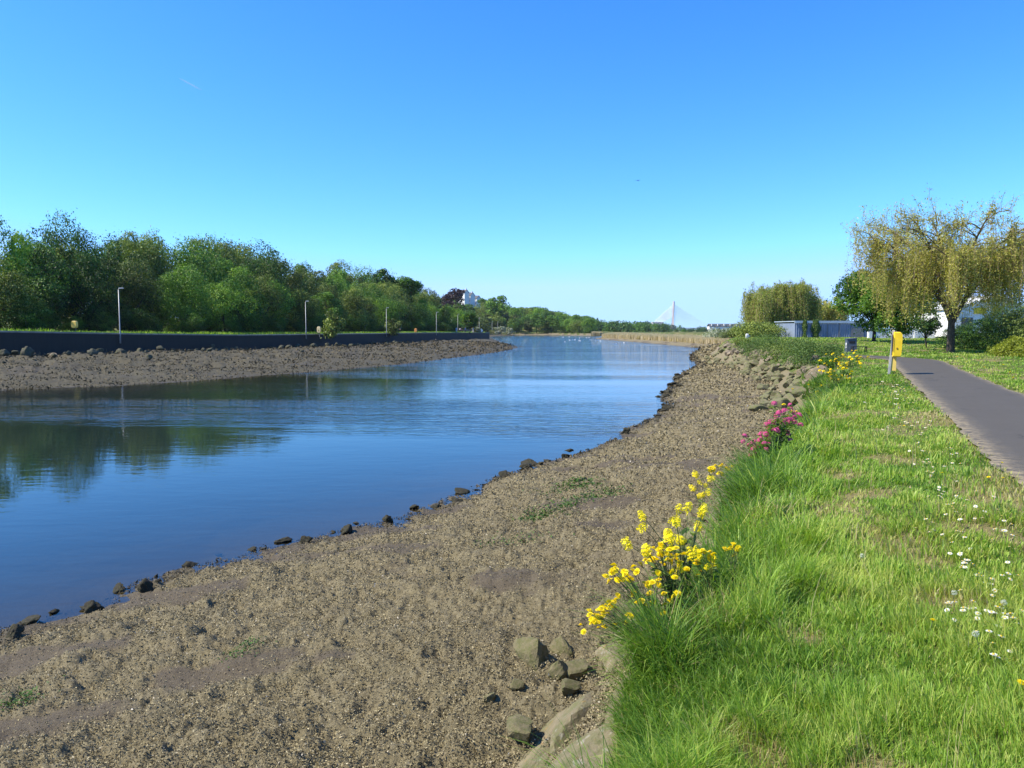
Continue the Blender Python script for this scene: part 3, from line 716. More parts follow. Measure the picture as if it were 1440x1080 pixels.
# ------------------------------------------------------------------ stone
def stone_mat(name, c1, c2, moss, mossamt, lichen=0.0, dark=0.0):
    m, nt, out = new_mat(name); b = NB(nt)
    tc = b.n('TexCoord').outputs['Object']; g = b.n('NewGeometry')
    oi = b.n('ObjectInfo').outputs['Random']
    v = b.n('VectorMath', operation='ADD'); b.put(v.inputs[0], tc); cx = b.n('CombineXYZ'); b.put(cx.inputs[0], b.math('MULTIPLY', oi, 40)); b.put(v.inputs[1], cx)
    n = b.noise(2.2, 6, .65, v.outputs[0]); n2 = b.noise(14, 5, .7, v.outputs[0])
    c = b.mix(n, c1, c2); c = b.mix(b.math('MULTIPLY', n2, .55), c, tuple(k*.45 for k in c1))
    c = b.mix(b.math('MULTIPLY', b.math('SUBTRACT', oi, .5, True), .6), c, tuple(k*1.35 for k in c2))
    mk = b.ramp(b.noise(3.1, 5, .7, v.outputs[0]), [(.42, (0, 0, 0)), (.60, (1, 1, 1))])
    c = b.mix(b.math('MULTIPLY', mk, mossamt), c, moss)
    if lichen:
        lk = b.ramp(b.noise(7, 3, .5, v.outputs[0]), [(.60, (0, 0, 0)), (.64, (1, 1, 1))])
        c = b.mix(b.math('MULTIPLY', lk, lichen), c, (.48, .45, .38))
        ok = b.ramp(b.noise(5, 2, .5, b.mapping(v.outputs[0], loc=(3, 7, 1))), [(.66, (0, 0, 0)), (.69, (1, 1, 1))])
        c = b.mix(b.math('MULTIPLY', ok, lichen), c, (.42, .22, .05))
    p = b.n('BsdfPrincipled'); b.put(p.inputs['Base Color'], c); p.inputs['Roughness'].default_value = .85; p.inputs['Specular IOR Level'].default_value = .25
    bp = b.n('Bump'); bp.inputs['Strength'].default_value = .6; bp.inputs['Distance'].default_value = .03
    b.put(bp.inputs['Height'], b.math('ADD', n2, n)); b.put(p.inputs['Normal'], bp); nt.links.new(p.outputs[0], out.inputs[0]); return m
M['rock_tan'] = stone_mat('rock_tan', (.165, .14, .085), (.25, .21, .13), (.13, .145, .048), .95)
M['rock_red'] = stone_mat('rock_red', (.20, .155, .11), (.29, .23, .16), (.14, .125, .06), .4, .3)
M['slab'] = stone_mat('slab', (.21, .172, .10), (.31, .255, .155), (.125, .13, .045), .75, .3)
M['rock_weed'] = stone_mat('rock_weed', (.026, .022, .015), (.062, .052, .034), (.05, .05, .02), .6)
M['rock_far'] = stone_mat('rock_far', (.050, .046, .036), (.11, .10, .075), (.085, .095, .035), .6)
M['rock_mud'] = stone_mat('rock_mud', (.16, .135, .07), (.28, .235, .13), (.10, .11, .03), .7)
import bmesh
def rock_mesh(seed, planes=13, sub_=3, rough=.06, flat=1.0, mat=None, lump=0.0):
    g = np.random.default_rng(seed); bm = bmesh.new(); bmesh.ops.create_icosphere(bm, subdivisions=sub_, radius=1)
    V = np.array([v.co[:] for v in bm.verts]); Fc = np.array([[v.index for v in f.verts] for f in bm.faces]); bm.free()
    n = g.normal(0, 1, (planes, 3)); n /= np.linalg.norm(n, axis=1, keepdims=True); h = g.uniform(.62, 1.0, planes)
    d = V@n.T; rad = np.where(d > .05, h/np.maximum(d, .05), 9).min(1); rad = np.minimum(rad, 1.25)
    rad = rad+rough*((fbm(V[:, 0]*2.4+seed, V[:, 1]*2.4+V[:, 2]*1.7, 4, seed)-.5)*2)+lump*((vn(V[:, 0]*4+9, V[:, 1]*4+V[:, 2]*3, seed+3)-.5)*2)
    V = V*rad[:, None]*np.array([1, .85, .62*flat])
    o = npmesh('boulder', V, [Fc], mat, None, smooth=lump > 0, link=False)
    return o.data
ROCK = [rock_mesh(k, 15+k % 4, 4, .05, 1.0, M['rock_tan']) for k in range(5)]+[rock_mesh(20+k, 14, 4, .05, 1.05, M['rock_red']) for k in range(4)]
ROCKW = [rock_mesh(40+k, 14, 4, .16, .9, M['rock_weed'], .12) for k in range(4)]
ROCKF = [rock_mesh(60+k, 14, 3, .2, 1.0, M['rock_far'], .16) for k in range(4)]
ROCKM = [rock_mesh(80+k, 10, 3, .05, .9, M['rock_mud']) for k in range(4)]
SLAB = [rock_mesh(90+k, 15, 4, .10, .5, M['slab']) for k in range(4)]
def put_rock(me, x, y, size, sink, g, label, cat='rock', group=None, name='boulder', rz=None, tilt=.25, sc=None, z=None):
    o = bpy.data.objects.new(name, me); COL.objects.link(o)
    z = gz(x, y) if z is None else z
    o.location = (x, y, z+size*(.62-sink)*.75); o.rotation_euler = (g.normal(0, tilt), g.normal(0, tilt), g.uniform(0, 6.3) if rz is None else rz)
    s = sc or (g.uniform(.85, 1.25), g.uniform(.8, 1.1), g.uniform(.9, 1.45)); o.scale = [size*k for k in s]
    return tag(o, label, cat, group)
g = np.random.default_rng(3)
rl = [p for p in RTOP if 28 <= p[1] <= 100]
sl = smooth_line(rl, 20); tgl = np.gradient(sl, axis=0); tgl /= np.linalg.norm(tgl, axis=1, keepdims=True)
done = []; tries = 0
while len(done) < 200 and tries < 6000:
    tries += 1
    i = int(len(sl)*g.uniform(.02, .93)); off = g.uniform(-2.9, .15); q = sl[i]-np.array([tgl[i, 1], -tgl[i, 0]])*(-off)
    if sl[i][1] < 33 and off > -1.5: continue
    size = g.uniform(.20, .44)*(1.0 if off > -2.2 else .75)
    if any((q[0]-a)**2+(q[1]-b_)**2 < ((size+c)*.66)**2 for a, b_, c in done): continue
    done.append((q[0], q[1], size))
    lvl = 'at the foot of the stone revetment' if off < -1.9 else ('halfway up the stone revetment' if off < -.9 else 'at the top edge of the stone revetment')
    red = off > -1.3 and g.uniform() < .6
    me = ROCK[5+int(g.integers(0, 4))] if red else ROCK[int(g.integers(0, 5))]
    put_rock(me, q[0], q[1], size, .25, g, ('bare reddish tan boulder ' if red else 'mossy tan boulder ')+lvl, 'boulder', 'revetment boulders '+lvl+(' bare' if red else ' mossy'))
# stones by the feet of the flowers
for (px, py, L_, w_, h_, rz, lab) in [
    (775, 1058, .95, .24, .30, 65, 'long flat mossy slab running down to the mud at the grass edge'),
    (850, 1052, .42, .26, .42, 60, 'broad lichen-spotted slab in front of the long grass'),
    (828, 995, .50, .20, .34, 62, 'tan slab with orange lichen under small white flowers'),
    (866, 925, .22, .26, .40, 65, 'rounded tan slab beside the yellow flower stems'),
    (897, 880, .28, .22, .36, 60, 'tan stone half hidden behind yellow flower stems'),
    (938, 800, .30, .22, .36, 58, 'pale stone at the mud edge beyond the yellow flowers'),
    (968, 752, .30, .26, .4, 60, 'flat grey slab beyond the yellow flowers'),
    (1000, 733, .34, .26, .42, 60, 'upper grey slab beside a dry grass stalk'),
    (1022, 700, .32, .26, .4, 58, 'grey stone at the edge below the tall yellow flower plant'),
    (1042, 668, .3, .24, .4, 58, 'small grey stone near the pink valerian')]:
    p = ground_at(px, py)
    put_rock(SLAB[len(lab) % 4], p.x, p.y, 1.0, .62, g, lab, 'stone slab', None, 'stone_slab', R(rz), .12, (L_, w_*1.15, h_*1.2), z=p.z-.06)
for (px, py, s_, lab) in [(748, 930, .115, 'tall greenish stone standing on the mud, largest of its group'), (791, 916, .075, 'dark wedge stone just behind the tall greenish stone'), (783, 948, .075, 'flat shaded stone between two greenish stones'), (806, 955, .10, 'pale split stone close to the long slab'), (728, 968, .05, 'small brown stone below the tall greenish stone'), (690, 985, .04, 'brown pebble half sunk in the shells'), (730, 1036, .08, 'yellow-green mossy stone beside the long slab'), (800, 972, .06, 'low stone touching the pale split stone')]:
    p = ground_at(px, py); put_rock(ROCKM[int(s_*1000) % 4], p.x, p.y, s_*1.45, .1, g, lab, 'stone', None, 'stone')
for (px, py, s_, lab) in [(205, 828, .17, 'rounded brown stone pair at the water edge'), (130, 858, .17, 'flat brown stone at the water edge'), (76, 852, .09, 'small weedy stone out in the shallow water'), (355, 766, .12, 'lone weedy stone poking out of the water'), (487, 745, .20, 'weed-covered stone on the waterline'), (20, 893, .17, 'dark shell-crusted lump at the water edge'), (430, 758, .15, 'low weedy stone at the water edge'), (545, 728, .14, 'dark stone where shells meet the water'), (615, 707, .15, 'dark rounded stone at the waterline'), (795, 641, .22, 'solitary dark stone on the waterline'), (760, 650, .15, 'small dark stone close to the waterline'), (700, 674, .16, 'weedy dark lump on the waterline'), (880, 606, .22, 'dark stone near the bend of the waterline'), (910, 592, .2, 'small dark stone at the bend of the waterline'), (925, 668, .06, 'small black stone lying on the open shell bed'), (868, 703, .04, 'tiny black stone on the shell bed'), (938, 571, .32, 'dark weedy ledge jutting into the water'), (940, 551, .38, 'dark weedy ledge beyond the first ledge'), (955, 540, .32, 'dark lump on the ledge shore'), (965, 527, .4, 'dark lump of weed near the revetment')]:
    p = on_z(px, py+2, WATER+.06)
    put_rock(ROCKW[len(lab) % 4], p.x, p.y, s_*.72, .25, g, lab, 'rock', None, 'weedy_rock', z=max(gz(p.x, p.y), WATER-.05))
nw_ = smooth_line([q for q in NEARW if 6 < q[1] < 75], 30); done = []
for _ in range(400):
    i = int(len(nw_)*g.uniform(0, 1)**1.6); q = nw_[i]+g.normal(0, .16, 2)
    w_ = float(poly_sd(RIVER, q[:1], q[1:])[0])
    if any((q[0]-a)**2+(q[1]-b_)**2 < .16 for a, b_ in done) or len(done) > 75: continue
    done.append(tuple(q)); s_ = (.035+.11*g.uniform(0, 1)**2.5)*(1+q[1]/50)
    put_rock(ROCKW[int(g.integers(0, 4))], q[0], q[1], s_, .3, g, 'small dark lump of weed and shells along the near waterline', 'rock', 'weedy lumps along the near waterline', 'weedy_rock', z=max(gz(*q), WATER-.03), sc=(1.3, 1.0, .7))
# boulders on the far foreshore, piled under the quay wall
n = 0; done = []; tries = 0
while n < 95 and tries < 9000:
    tries += 1
    s = g.uniform(34, 165) if n < 165 else g.uniform(165, 240); off = -(abs(g.normal(0, 3.2))+.8) if s < 120 else -(abs(g.normal(0, 2.2))+.8)
    if g.uniform() < .16 and s < 120: off = -g.uniform(6, 16)
    x, y = along(s, off); px = CX+F*x/y
    if px < -40: continue
    size = g.uniform(.16, .5)*(1.15 if s < 120 else .9)*(.6 if off < -6 else 1)
    if any((x-a)**2+(y-b_)**2 < ((size+c)*.55)**2 for a, b_, c in done): continue
    if poly_sd(RIVER, np.array([x]), np.array([y]))[0] > -2.0: continue
    done.append((x, y, size)); n += 1
    if n == 1: put_rock(ROCK[5], *along(62, -3.2), .5, .2, g, 'pale sandy boulder lying alone at the foot of the dark quay wall'); continue
    put_rock(ROCKF[int(g.integers(0, 4))], x, y, size, .2, g, 'weed-covered grey boulder in the heap at the foot of the quay wall' if off > -6 else 'small dark weedy boulder out on the far foreshore mud', 'boulder', 'boulders under the quay wall' if off > -6 else 'boulders on the far foreshore', z=gz(x, y)+.1)

# ------------------------------------------------------------------ far quay wall and its furniture
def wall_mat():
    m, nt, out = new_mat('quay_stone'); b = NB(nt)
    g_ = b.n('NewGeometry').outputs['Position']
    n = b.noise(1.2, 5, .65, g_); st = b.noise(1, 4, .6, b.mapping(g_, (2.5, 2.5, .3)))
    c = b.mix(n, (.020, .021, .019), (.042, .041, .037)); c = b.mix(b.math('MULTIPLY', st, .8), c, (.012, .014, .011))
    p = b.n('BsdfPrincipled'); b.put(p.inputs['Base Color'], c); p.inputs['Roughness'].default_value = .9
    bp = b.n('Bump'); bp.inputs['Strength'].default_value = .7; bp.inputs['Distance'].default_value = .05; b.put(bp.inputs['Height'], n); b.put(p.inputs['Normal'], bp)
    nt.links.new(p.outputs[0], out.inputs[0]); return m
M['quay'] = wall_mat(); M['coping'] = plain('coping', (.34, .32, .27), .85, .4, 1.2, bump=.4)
wl = smooth_line(WALL, 14); tg = np.gradient(wl, axis=0); tg /= np.linalg.norm(tg, axis=1, keepdims=True); nr = np.stack([tg[:, 1], -tg[:, 0]], 1)
wl = np.vstack([wl, wl[-1]+[-6, 6.5]]); nr = np.vstack([nr, nr[-1:]]); nr[-2] = (.9, .45); nr[-1] = (.7, .7)
zt = topL(wl[:, 0], wl[:, 1], np.zeros(len(wl)))+.08
def strip(name, o0, o1, z0, z1, mat, parent):
    A_ = wl+nr*o0; B_ = wl+nr*o1; n_ = len(wl)
    V = np.concatenate([np.c_[A_, z0], np.c_[A_, z1], np.c_[B_, z1], np.c_[B_, z0]])
    i = np.arange(n_-1); Q = [np.stack([k*n_+i, k*n_+i+1, ((k+1) % 4)*n_+i+1, ((k+1) % 4)*n_+i], 1) for k in range(4)]
    Q.append(np.array([[0, n_, 2*n_, 3*n_], [n_-1, 4*n_-1, 3*n_-1, 2*n_-1]]))
    return npmesh(name, V, [np.concatenate(Q)], mat, parent)
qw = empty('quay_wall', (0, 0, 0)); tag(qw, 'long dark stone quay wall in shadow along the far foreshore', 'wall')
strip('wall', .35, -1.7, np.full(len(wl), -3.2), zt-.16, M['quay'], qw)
strip('coping', .42, -.5, zt-.16+.002, zt, M['coping'], qw)
strip('verge', -.51, -2.6, zt-.9, zt-.05, M['soil'], None)['kind'] = 'structure'
M['steel'] = plain('steel', (.36, .37, .38), .45, .2, 3, .3); M['lamp_grey'] = plain('lamp_grey', (.62, .63, .64), .4, .1, 3)
M['steel_dark'] = plain('steel_dark', (.20, .21, .22), .5, .3, 4)
def lamp_post(label):
    root = empty('lamp_post', (0, 0, 0)); tag(root, label, 'lamp post', 'lamp posts along the far quay')
    mb = MB(); mb.tube([[0, 0, -.2], [0, 0, 1.1], [0, 0, 1.15], [0, 0, 5.85]], [.085, .085, .058, .045], 10); mb.build('pole', M['steel'], root, True)
    mb = MB(); mb.tube([[0, 0, 5.85], [.04, 0, 5.93], [.10, 0, 5.99]], [.05, .045, .04], 8); mb.build('bracket', M['steel'], root, True)
    mb = MB(); mb.box((.30, 0, 6.0), (.52, .24, .09), bev=.03); mb.build('lamp_head', M['lamp_grey'], root)
    mb = MB(); mb.box((0, -.108, .7), (.09, .02, .35)); mb.build('access_door', M['steel_dark'], root)
    return root
LP = [(170, 87, 'tallest-looking lamp post by the yellow lifebuoy box on the far quay'), (431, 127, 'second lamp post along the far quay, beside a white lifebuoy box'), (544, 166, 'third lamp post along the far quay, before the walking person'), (614, 209, 'fourth lamp post along the far quay, before the tan stone wall'), (644, 250, 'lamp post just before the bright young quay tree'), (674, 312, 'lamp post beyond the end of the quay wall by the silver car'), (635, 300, 'short distant lamp post behind the tan stone wall'), (665, 345, 'distant lamp post behind the people on the quay'), (692, 440, 'very distant lamp post at the river bend'), (700, 452, 'most distant lamp post, past the river bend')]
lp0 = None
for px, y, lab in LP:
    o = lamp_post(lab) if lp0 is None else copy_tree(lp0); lp0 = lp0 or o
    x = (px-CX)*y/F; l, z = lzone(x, y)
    o.location = (x, y, (z if l > 0 else .2)); o.rotation_euler = (0, 0, R(8)); o['label'] = lab
M['yellow'] = plain('yellow_plastic', (.86, .58, .02), .45, .18, 5); M['yellow_pale'] = plain('yellow_pale', (.80, .56, .13), .5, .15, 5)
M['cream'] = plain('cream_plastic', (.75, .62, .36), .5, .15, 4); M['orange_'] = plain('orange_plastic', (.70, .30, .08), .5, .15, 4)
def ring_box(px, y, w_, h_, zb, mat, label, tan=False):
    x = (px-CX)*y/F; l, z = lzone(x, y)
    root = empty('lifebuoy_box', (x, y, z), R(-12)); tag(root, label, 'lifebuoy box')
    mb = MB(); n = 20; pts = []
    for dy in (-.16, -.19, .05, .10):
        k = .9 if dy in (-.19,) else 1.0
        for a in range(n):
            t = 2*math.pi*a/n; cx, cz = math.cos(t), math.sin(t)
            pts.append((w_/2*k*np.sign(cx)*abs(cx)**.6, dy, zb+h_/2+h_/2*k*np.sign(cz)*abs(cz)**.6))
    # front cap, rim, back
    order = [1, 0, 2, 3]; P = np.array(pts).reshape(4, n, 3)[order].reshape(-1, 3)
    Q = [[r*n+j, r*n+(j+1) % n, (r+1)*n+(j+1) % n, (r+1)*n+j] for r in range(3) for j in range(n)]
    P = np.vstack([P, [[0, -.2, zb+h_/2], [0, .1, zb+h_/2]]]); T = [[4*n, (j+1) % n, j] for j in range(n)]+[[4*n+1, 3*n+j, 3*n+(j+1) % n] for j in range(n)]
    mb.add(P, Q, T); mb.build('housing', mat, root)
    mb = MB(); mb.box((0, .12, zb/2+.1), (.09, .06, zb+h_*.9+.2)); mb.build('post', M['steel_dark'], root)
ring_box(107, 85, .68, .80, .55, M['yellow_pale'], 'pale yellow lifebuoy box on a short post at the far quay edge')
ring_box(449.5, 130, .66, 1.05, .25, M['cream'], 'cream lifebuoy box just past the second lamp post')
ring_box(585, 188, .62, .95, .2, M['orange_'], 'orange-tan lifebuoy box past the walking person')
# ------------------------------------------------------------------ people on the far quay
M['skin'] = plain('skin', (.45, .27, .19), .6, .1); M['hair'] = plain('hair', (.05, .035, .025), .7, .2)
for nm, c in (('cloth_white', (.75, .68, .68)), ('cloth_navy', (.03, .04, .08)), ('cloth_blue', (.06, .22, .50)), ('cloth_pale', (.35, .52, .70)), ('cloth_black', (.02, .02, .025)), ('cloth_pink', (.62, .40, .38))): M[nm] = plain(nm, c, .85, .25, 8)
def skin_mesh(name, verts, edges, radii, subd=1):
    me = bpy.data.meshes.new(name); me.from_pydata(verts, edges, []); o = bpy.data.objects.new(name, me); COL.objects.link(o)
    md = o.modifiers.new('skin', 'SKIN'); md.use_smooth_shade = True
    if not me.skin_vertices: return o
    for sv_, r in zip(me.skin_vertices[0].data, radii): sv_.radius = (r, r) if not isinstance(r, tuple) else r; sv_.use_root = False
    me.skin_vertices[0].data[0].use_root = True
    sm = o.modifiers.new('sub', 'SUBSURF'); sm.levels = subd; sm.render_levels = subd
    dg = bpy.context.evaluated_depsgraph_get(); m2 = bpy.data.meshes.new_from_object(o.evaluated_get(dg)); m2.name = name
    bpy.data.objects.remove(o); bpy.data.meshes.remove(me)
    for p_ in m2.polygons: p_.use_smooth = True
    return m2
def person(px, y, rz, h, step, top, legs, label):
    x = (px-CX)*y/F; l, z = lzone(x, y)
    root = empty('person', (x, y, z+.02), rz); root.scale = (h/1.75,)*3; tag(root, label, 'person', None)
    V = [(0, 0, .95), (0, 0, 1.15), (0, .01, 1.38), (0, 0, 1.48), (0, -.01, 1.56), (0, -.02, 1.65), (0, -.01, 1.74)]
    Rr = [(.15, .11), (.14, .10), (.165, .105), (.06, .06), (.065, .075), (.082, .10), (.06, .075)]; E = [(i, i+1) for i in range(6)]
    def chain(start, pts, rad):
        k = start
        for p_, r in zip(pts, rad): V.append(p_); Rr.append(r if isinstance(r, tuple) else (r, r)); E.append((k, len(V)-1)); k = len(V)-1
        return k
    for s_ in (-1, 1):
        f = step*s_
        chain(0, [(.095*s_, 0, .88), (.10*s_, -f*.18, .50), (.10*s_, -f*.30+.03, .09), (.10*s_, -f*.30-.13, .04)], [.095, .058, .042, (.045, .03)])
        hnd = chain(2, [(.19*s_, 0, 1.40), (.25*s_, f*.10, 1.13), (.26*s_, f*.16-.05, .89), (.26*s_, f*.18-.08, .80)], [.058, .042, .032, (.025, .04)])
        p_ = V[hnd]
        for q in range(4): chain(hnd, [(p_[0]+.004*q*s_, p_[1]-.03+.02*q, p_[2]-.045), (p_[0]-.005*s_, p_[1]-.035+.02*q, p_[2]-.095+.008*abs(q-1.4))], [.009, .007])
        chain(hnd, [(p_[0]-.02*s_, p_[1]-.05, p_[2]-.01), (p_[0]-.02*s_, p_[1]-.065, p_[2]-.045)], [.010, .008])
    body = skin_mesh('body', V, E, Rr); body.materials.append(M['skin'])
    o = bpy.data.objects.new('body', body); COL.objects.link(o); o.parent = root
    def garment(nm, pts, mat):
        idx = {}; vv, rr_, ee = [], [], []
        for ch in pts:
            prev = None
            for p_, r in ch:
                if p_ not in idx: idx[p_] = len(vv); vv.append(p_); rr_.append(r)
                if prev is not None and (prev, idx[p_]) not in ee: ee.append((prev, idx[p_]))
                prev = idx[p_]
        me = skin_mesh(nm, vv, ee, rr_); me.materials.append(M[mat]); o = bpy.data.objects.new(nm, me); COL.objects.link(o); o.parent = root
    ch = [[((0, 0, .93), (.18, .14)), ((0, 0, 1.15), (.17, .13)), ((0, .01, 1.39), (.19, .13)), ((0, 0, 1.46), (.09, .09))]]
    for s_ in (-1, 1): ch.append([((0, .01, 1.39), (.19, .13)), ((.19*s_, 0, 1.40), (.08, .08)), ((.25*s_, step*s_*.10, 1.13), (.062, .062)), ((.258*s_, step*s_*.15-.04, .95), (.05, .05))])
    garment('jacket', ch, top)
    ch = [[((0, 0, .96), (.175, .135)), ((0, 0, .88), (.17, .13))]]
    for s_ in (-1, 1): f = step*s_; ch.append([((0, 0, .88), (.17, .13)), ((.10*s_, -f*.02, .78), (.105, .105)), ((.10*s_, -f*.18, .50), (.078, .078)), ((.10*s_, -f*.29+.03, .13), (.062, .062))])
    garment('trousers', ch, legs)
    g_ = np.random.default_rng(int(px)); mb = rock_mesh(int(px) % 50, 20, 2, .05, 1.5, M['hair'])
    o = bpy.data.objects.new('hair', mb); COL.objects.link(o); o.parent = root; o.location = (0, .025, 1.71); o.scale = (.098, .115, .10)
    return root
for px, y, rz, h, st, top, legs, lab in [
    (559, 176, 1.2, 1.70, .9, 'cloth_pink', 'cloth_navy', 'person in pinkish white top and dark trousers walking on the far quay'),
    (563, 177, 1.4, 1.62, .7, 'cloth_white', 'cloth_black', 'person in white top walking close beside another on the far quay'),
    (642, 238, .4, 1.72, .3, 'cloth_pale', 'cloth_pale', 'person in pale blue clothes at the near end of the quay group'),
    (647, 240, 2.6, 1.60, .2, 'cloth_white', 'cloth_navy', 'person in white top within the quay group'),
    (650, 239, -.5, 1.70, .3, 'cloth_black', 'cloth_black', 'person dressed in black within the quay group'),
    (654.5, 241, 1.0, 1.74, .4, 'cloth_blue', 'cloth_navy', 'person in bright blue jacket under the young quay tree'),
    (665.5, 246, 1.6, 1.74, .6, 'cloth_blue', 'cloth_white', 'person in blue jacket and white trousers standing apart near the quay end')]:
    person(px, y, rz, h, st, top, legs, lab)
M['sandstone'] = plain('sandstone', (.50, .36, .23), .9, .35, 1.0, bump=.5); M['white_wall'] = plain('white_render', (.80, .79, .76), .8, .12, .8)
M['slate'] = plain('slate', (.085, .088, .10), .7, .3, 2); M['glass_dark'] = plain('glass_dark', (.03, .035, .045), .15, .1, 3, spec=.8)
M['blue_grey'] = plain('blue_grey', (.23, .28, .37), .5, .22, .7); M['shed_light'] = plain('shed_light', (.42, .50, .58), .5, .15, 1)
root = empty('stone_wall', at(648, 463, 268)); root.location.z = lzone(root.location.x, 268)[1]; tag(root, 'low tan stone wall with sloping end behind the people on the quay', 'wall')
mb = MB(); Vp = [(-4.6, -.25, 1.25), (-4.6, .25, 1.25), (-3.4, -.25, -.3), (-3.4, .25, -.3), (4.2, -.25, 1.0), (4.2, .25, 1.0), (4.2, -.25, -.3), (4.2, .25, -.3)]
mb.add(Vp, [[0, 2, 6, 4], [1, 5, 7, 3], [0, 4, 5, 1], [2, 3, 7, 6], [0, 1, 3, 2], [4, 6, 7, 5]]); mb.build('wall', M['sandstone'], root)
mb = MB(); mb.add([(-4.75, -.32, 1.253), (-4.75, .32, 1.253), (4.3, -.32, 1.003), (4.3, .32, 1.003), (-4.75, -.32, 1.37), (-4.75, .32, 1.37), (4.3, -.32, 1.12), (4.3, .32, 1.12)], [[0, 1, 3, 2], [4, 6, 7, 5], [0, 2, 6, 4], [1, 5, 7, 3], [0, 4, 5, 1], [2, 3, 7, 6]]); mb.build('coping', M['sandstone'], root)
# a parked car by the end of the quay
root = empty('parked_car', at(674, 463, 275), R(80)); root.location.z = lzone(root.location.x, 275)[1]; tag(root, 'small silver-blue car parked near the end of the quay', 'car')
prof = [(-2.1, .35), (-2.15, .75), (-1.95, .92), (-1.2, 1.0), (-.65, 1.42), (.7, 1.47), (1.45, 1.02), (2.0, .95), (2.1, .6), (2.05, .3)]
mb = MB(); nP = len(prof); P = []
for yy, ins in ((-.82, .08), (-.86, 0), (.86, 0), (.82, .08)):
    for (a, c) in prof: P.append((a*(1-ins*.3), yy*(.84 if c > 1.2 else 1), c-ins*.2))
Q = [[r*nP+i, r*nP+(i+1) % nP, (r+1)*nP+(i+1) % nP, (r+1)*nP+i] for r in range(3) for i in range(nP)]
mb.add(P, Q); mb.q.append(np.array([[0, 1, 8, 9], [1, 2, 7, 8], [2, 3, 6, 7], [3, 4, 5, 6]])); mb.q.append(np.array([[9, 8, 1, 0], [8, 7, 2, 1], [7, 6, 3, 2], [6, 5, 4, 3]])+3*nP)
mb.build('body', plain('car_paint', (.40, .48, .58), .3, .05, 2, .4), root)
mb = MB()
for s_ in (-1, 1): mb.add([(-.95, s_*.80, 1.05), (1.15, s_*.80, 1.08), (.6, s_*.745, 1.38), (-.55, s_*.745, 1.36)], [[0, 1, 2, 3]])
mb.build('side_window', M['glass_dark'], root)
for wx in (-1.3, 1.3):
    for s_ in (-1, 1):
        mb = MB(); mb.tube([[wx, s_*.68, .32], [wx, s_*.90, .32]], .32, 14); mb.build('wheel', M['cloth_black'], root)
# ------------------------------------------------------------------ houses on the hill, terrace, bridge
def house(name, px, y, yb, w_, d_, h_, roof, rz, label, chim=True, nwin=2, deep=5.0, floors=2):
    x = (px-CX)*y/F; z = EYE+(HZ-yb)*y/F
    root = empty(name, (x, y, z), rz); tag(root, label, 'house')
    mb = MB(); mb.box((0, 0, (h_-deep)/2), (w_, d_, h_+deep)); a, c = w_/2, d_/2
    mb.add([(-a, -c+.01, h_), (-a, c-.01, h_), (-a, 0, h_+roof), (a, -c+.01, h_), (a, c-.01, h_), (a, 0, h_+roof)], [], [[0, 1, 2], [3, 5, 4]]); mb.build('wall', M['white_wall'], root)
    mb = MB(); e = .35
    V = []
    for zz in (0.02, .2):
        V += [(-a-e, -c-e, h_-roof*e/c+zz), (a+e, -c-e, h_-roof*e/c+zz), (a+e, 0, h_+roof+zz), (-a-e, 0, h_+roof+zz), (-a-e, c+e, h_-roof*e/c+zz), (a+e, c+e, h_-roof*e/c+zz)]
    mb.add(V, [[0, 3, 2, 1], [3, 4, 5, 2], [6, 7, 8, 9], [9, 8, 11, 10], [0, 1, 7, 6], [4, 10, 11, 5], [0, 6, 9, 3], [3, 9, 10, 4], [1, 2, 8, 7], [2, 5, 11, 8]]); rf = mb.build('roof', M['slate'], root)
    if chim:
        mb = MB(); mb.box((a*.75, 0, h_+roof+.45), (.6, .9, 1.3)); mb.build('chimney', M['white_wall'], rf)
    for i in range(nwin):
        for f in range(floors):
            wx = -a+w_*(i+.5)/nwin; wz = h_*(f+.55)/floors
            mb = MB(); mb.box((wx, -c-.01, wz), (.95, .06, 1.15)); wi = mb.build('window', M['white_wall'], root)
            mb = MB(); mb.box((wx, -c-.045, wz), (.8, .02, 1.0)); mb.build('pane', M['glass_dark'], wi)
house('white_house', 652.5, 600, 423, 7.5, 4.5, 6.0, 2.2, R(-47), 'uppermost white house with sunlit front on the wooded hill', True)
house('white_house', 661, 606, 426.5, 7, 4.5, 5.8, 2.3, R(-47), 'middle white house on the wooded hill', True)
house('white_house', 670, 612, 429.5, 6.0, 4.2, 5.4, 2.0, R(-47), 'lowest white house, smallest on the wooded hill', False)
# long white building past the reeds
tr_ = empty('terrace_house', at(1018.5, 463, 800)); tr_.location.z = -1.0; tag(tr_, 'long white building with dark roof beyond the hawthorns and reeds', 'building')
mb = MB(); mb.box((0, 0, 2.4), (33, 9, 6.2)); mb.build('wall', M['white_wall'], tr_)
mb = MB(); V = []
for zz in (0, .25): V += [(-17, -5, 5.3+zz), (17, -5, 5.3+zz), (17, 0, 8.0+zz), (-17, 0, 8.0+zz), (-17, 5, 5.3+zz), (17, 5, 5.3+zz)]
mb.add(V, [[0, 3, 2, 1], [3, 4, 5, 2], [6, 7, 8, 9], [9, 8, 11, 10], [0, 1, 7, 6], [4, 10, 11, 5], [0, 6, 9, 3], [3, 9, 10, 4], [1, 2, 8, 7], [2, 5, 11, 8]]); rf = mb.build('roof', M['slate'], tr_)
for k in range(5):
    mb = MB(); mb.box((-13.5+k*6.4, -3.4, 6.9), (1.7, 2.4, 2.0)); d_ = mb.build('dormer', M['white_wall'], rf)
    mb = MB(); mb.box((-13.5+k*6.4, -4.63, 6.9), (1.0, .05, 1.1)); mb.build('pane', M['glass_dark'], d_)
for k in range(8):
    mb = MB(); mb.box((-14.6+k*4.2, -4.52, 3.3), (1.3, .06, 1.4)); mb.build('window', M['glass_dark'], tr_)
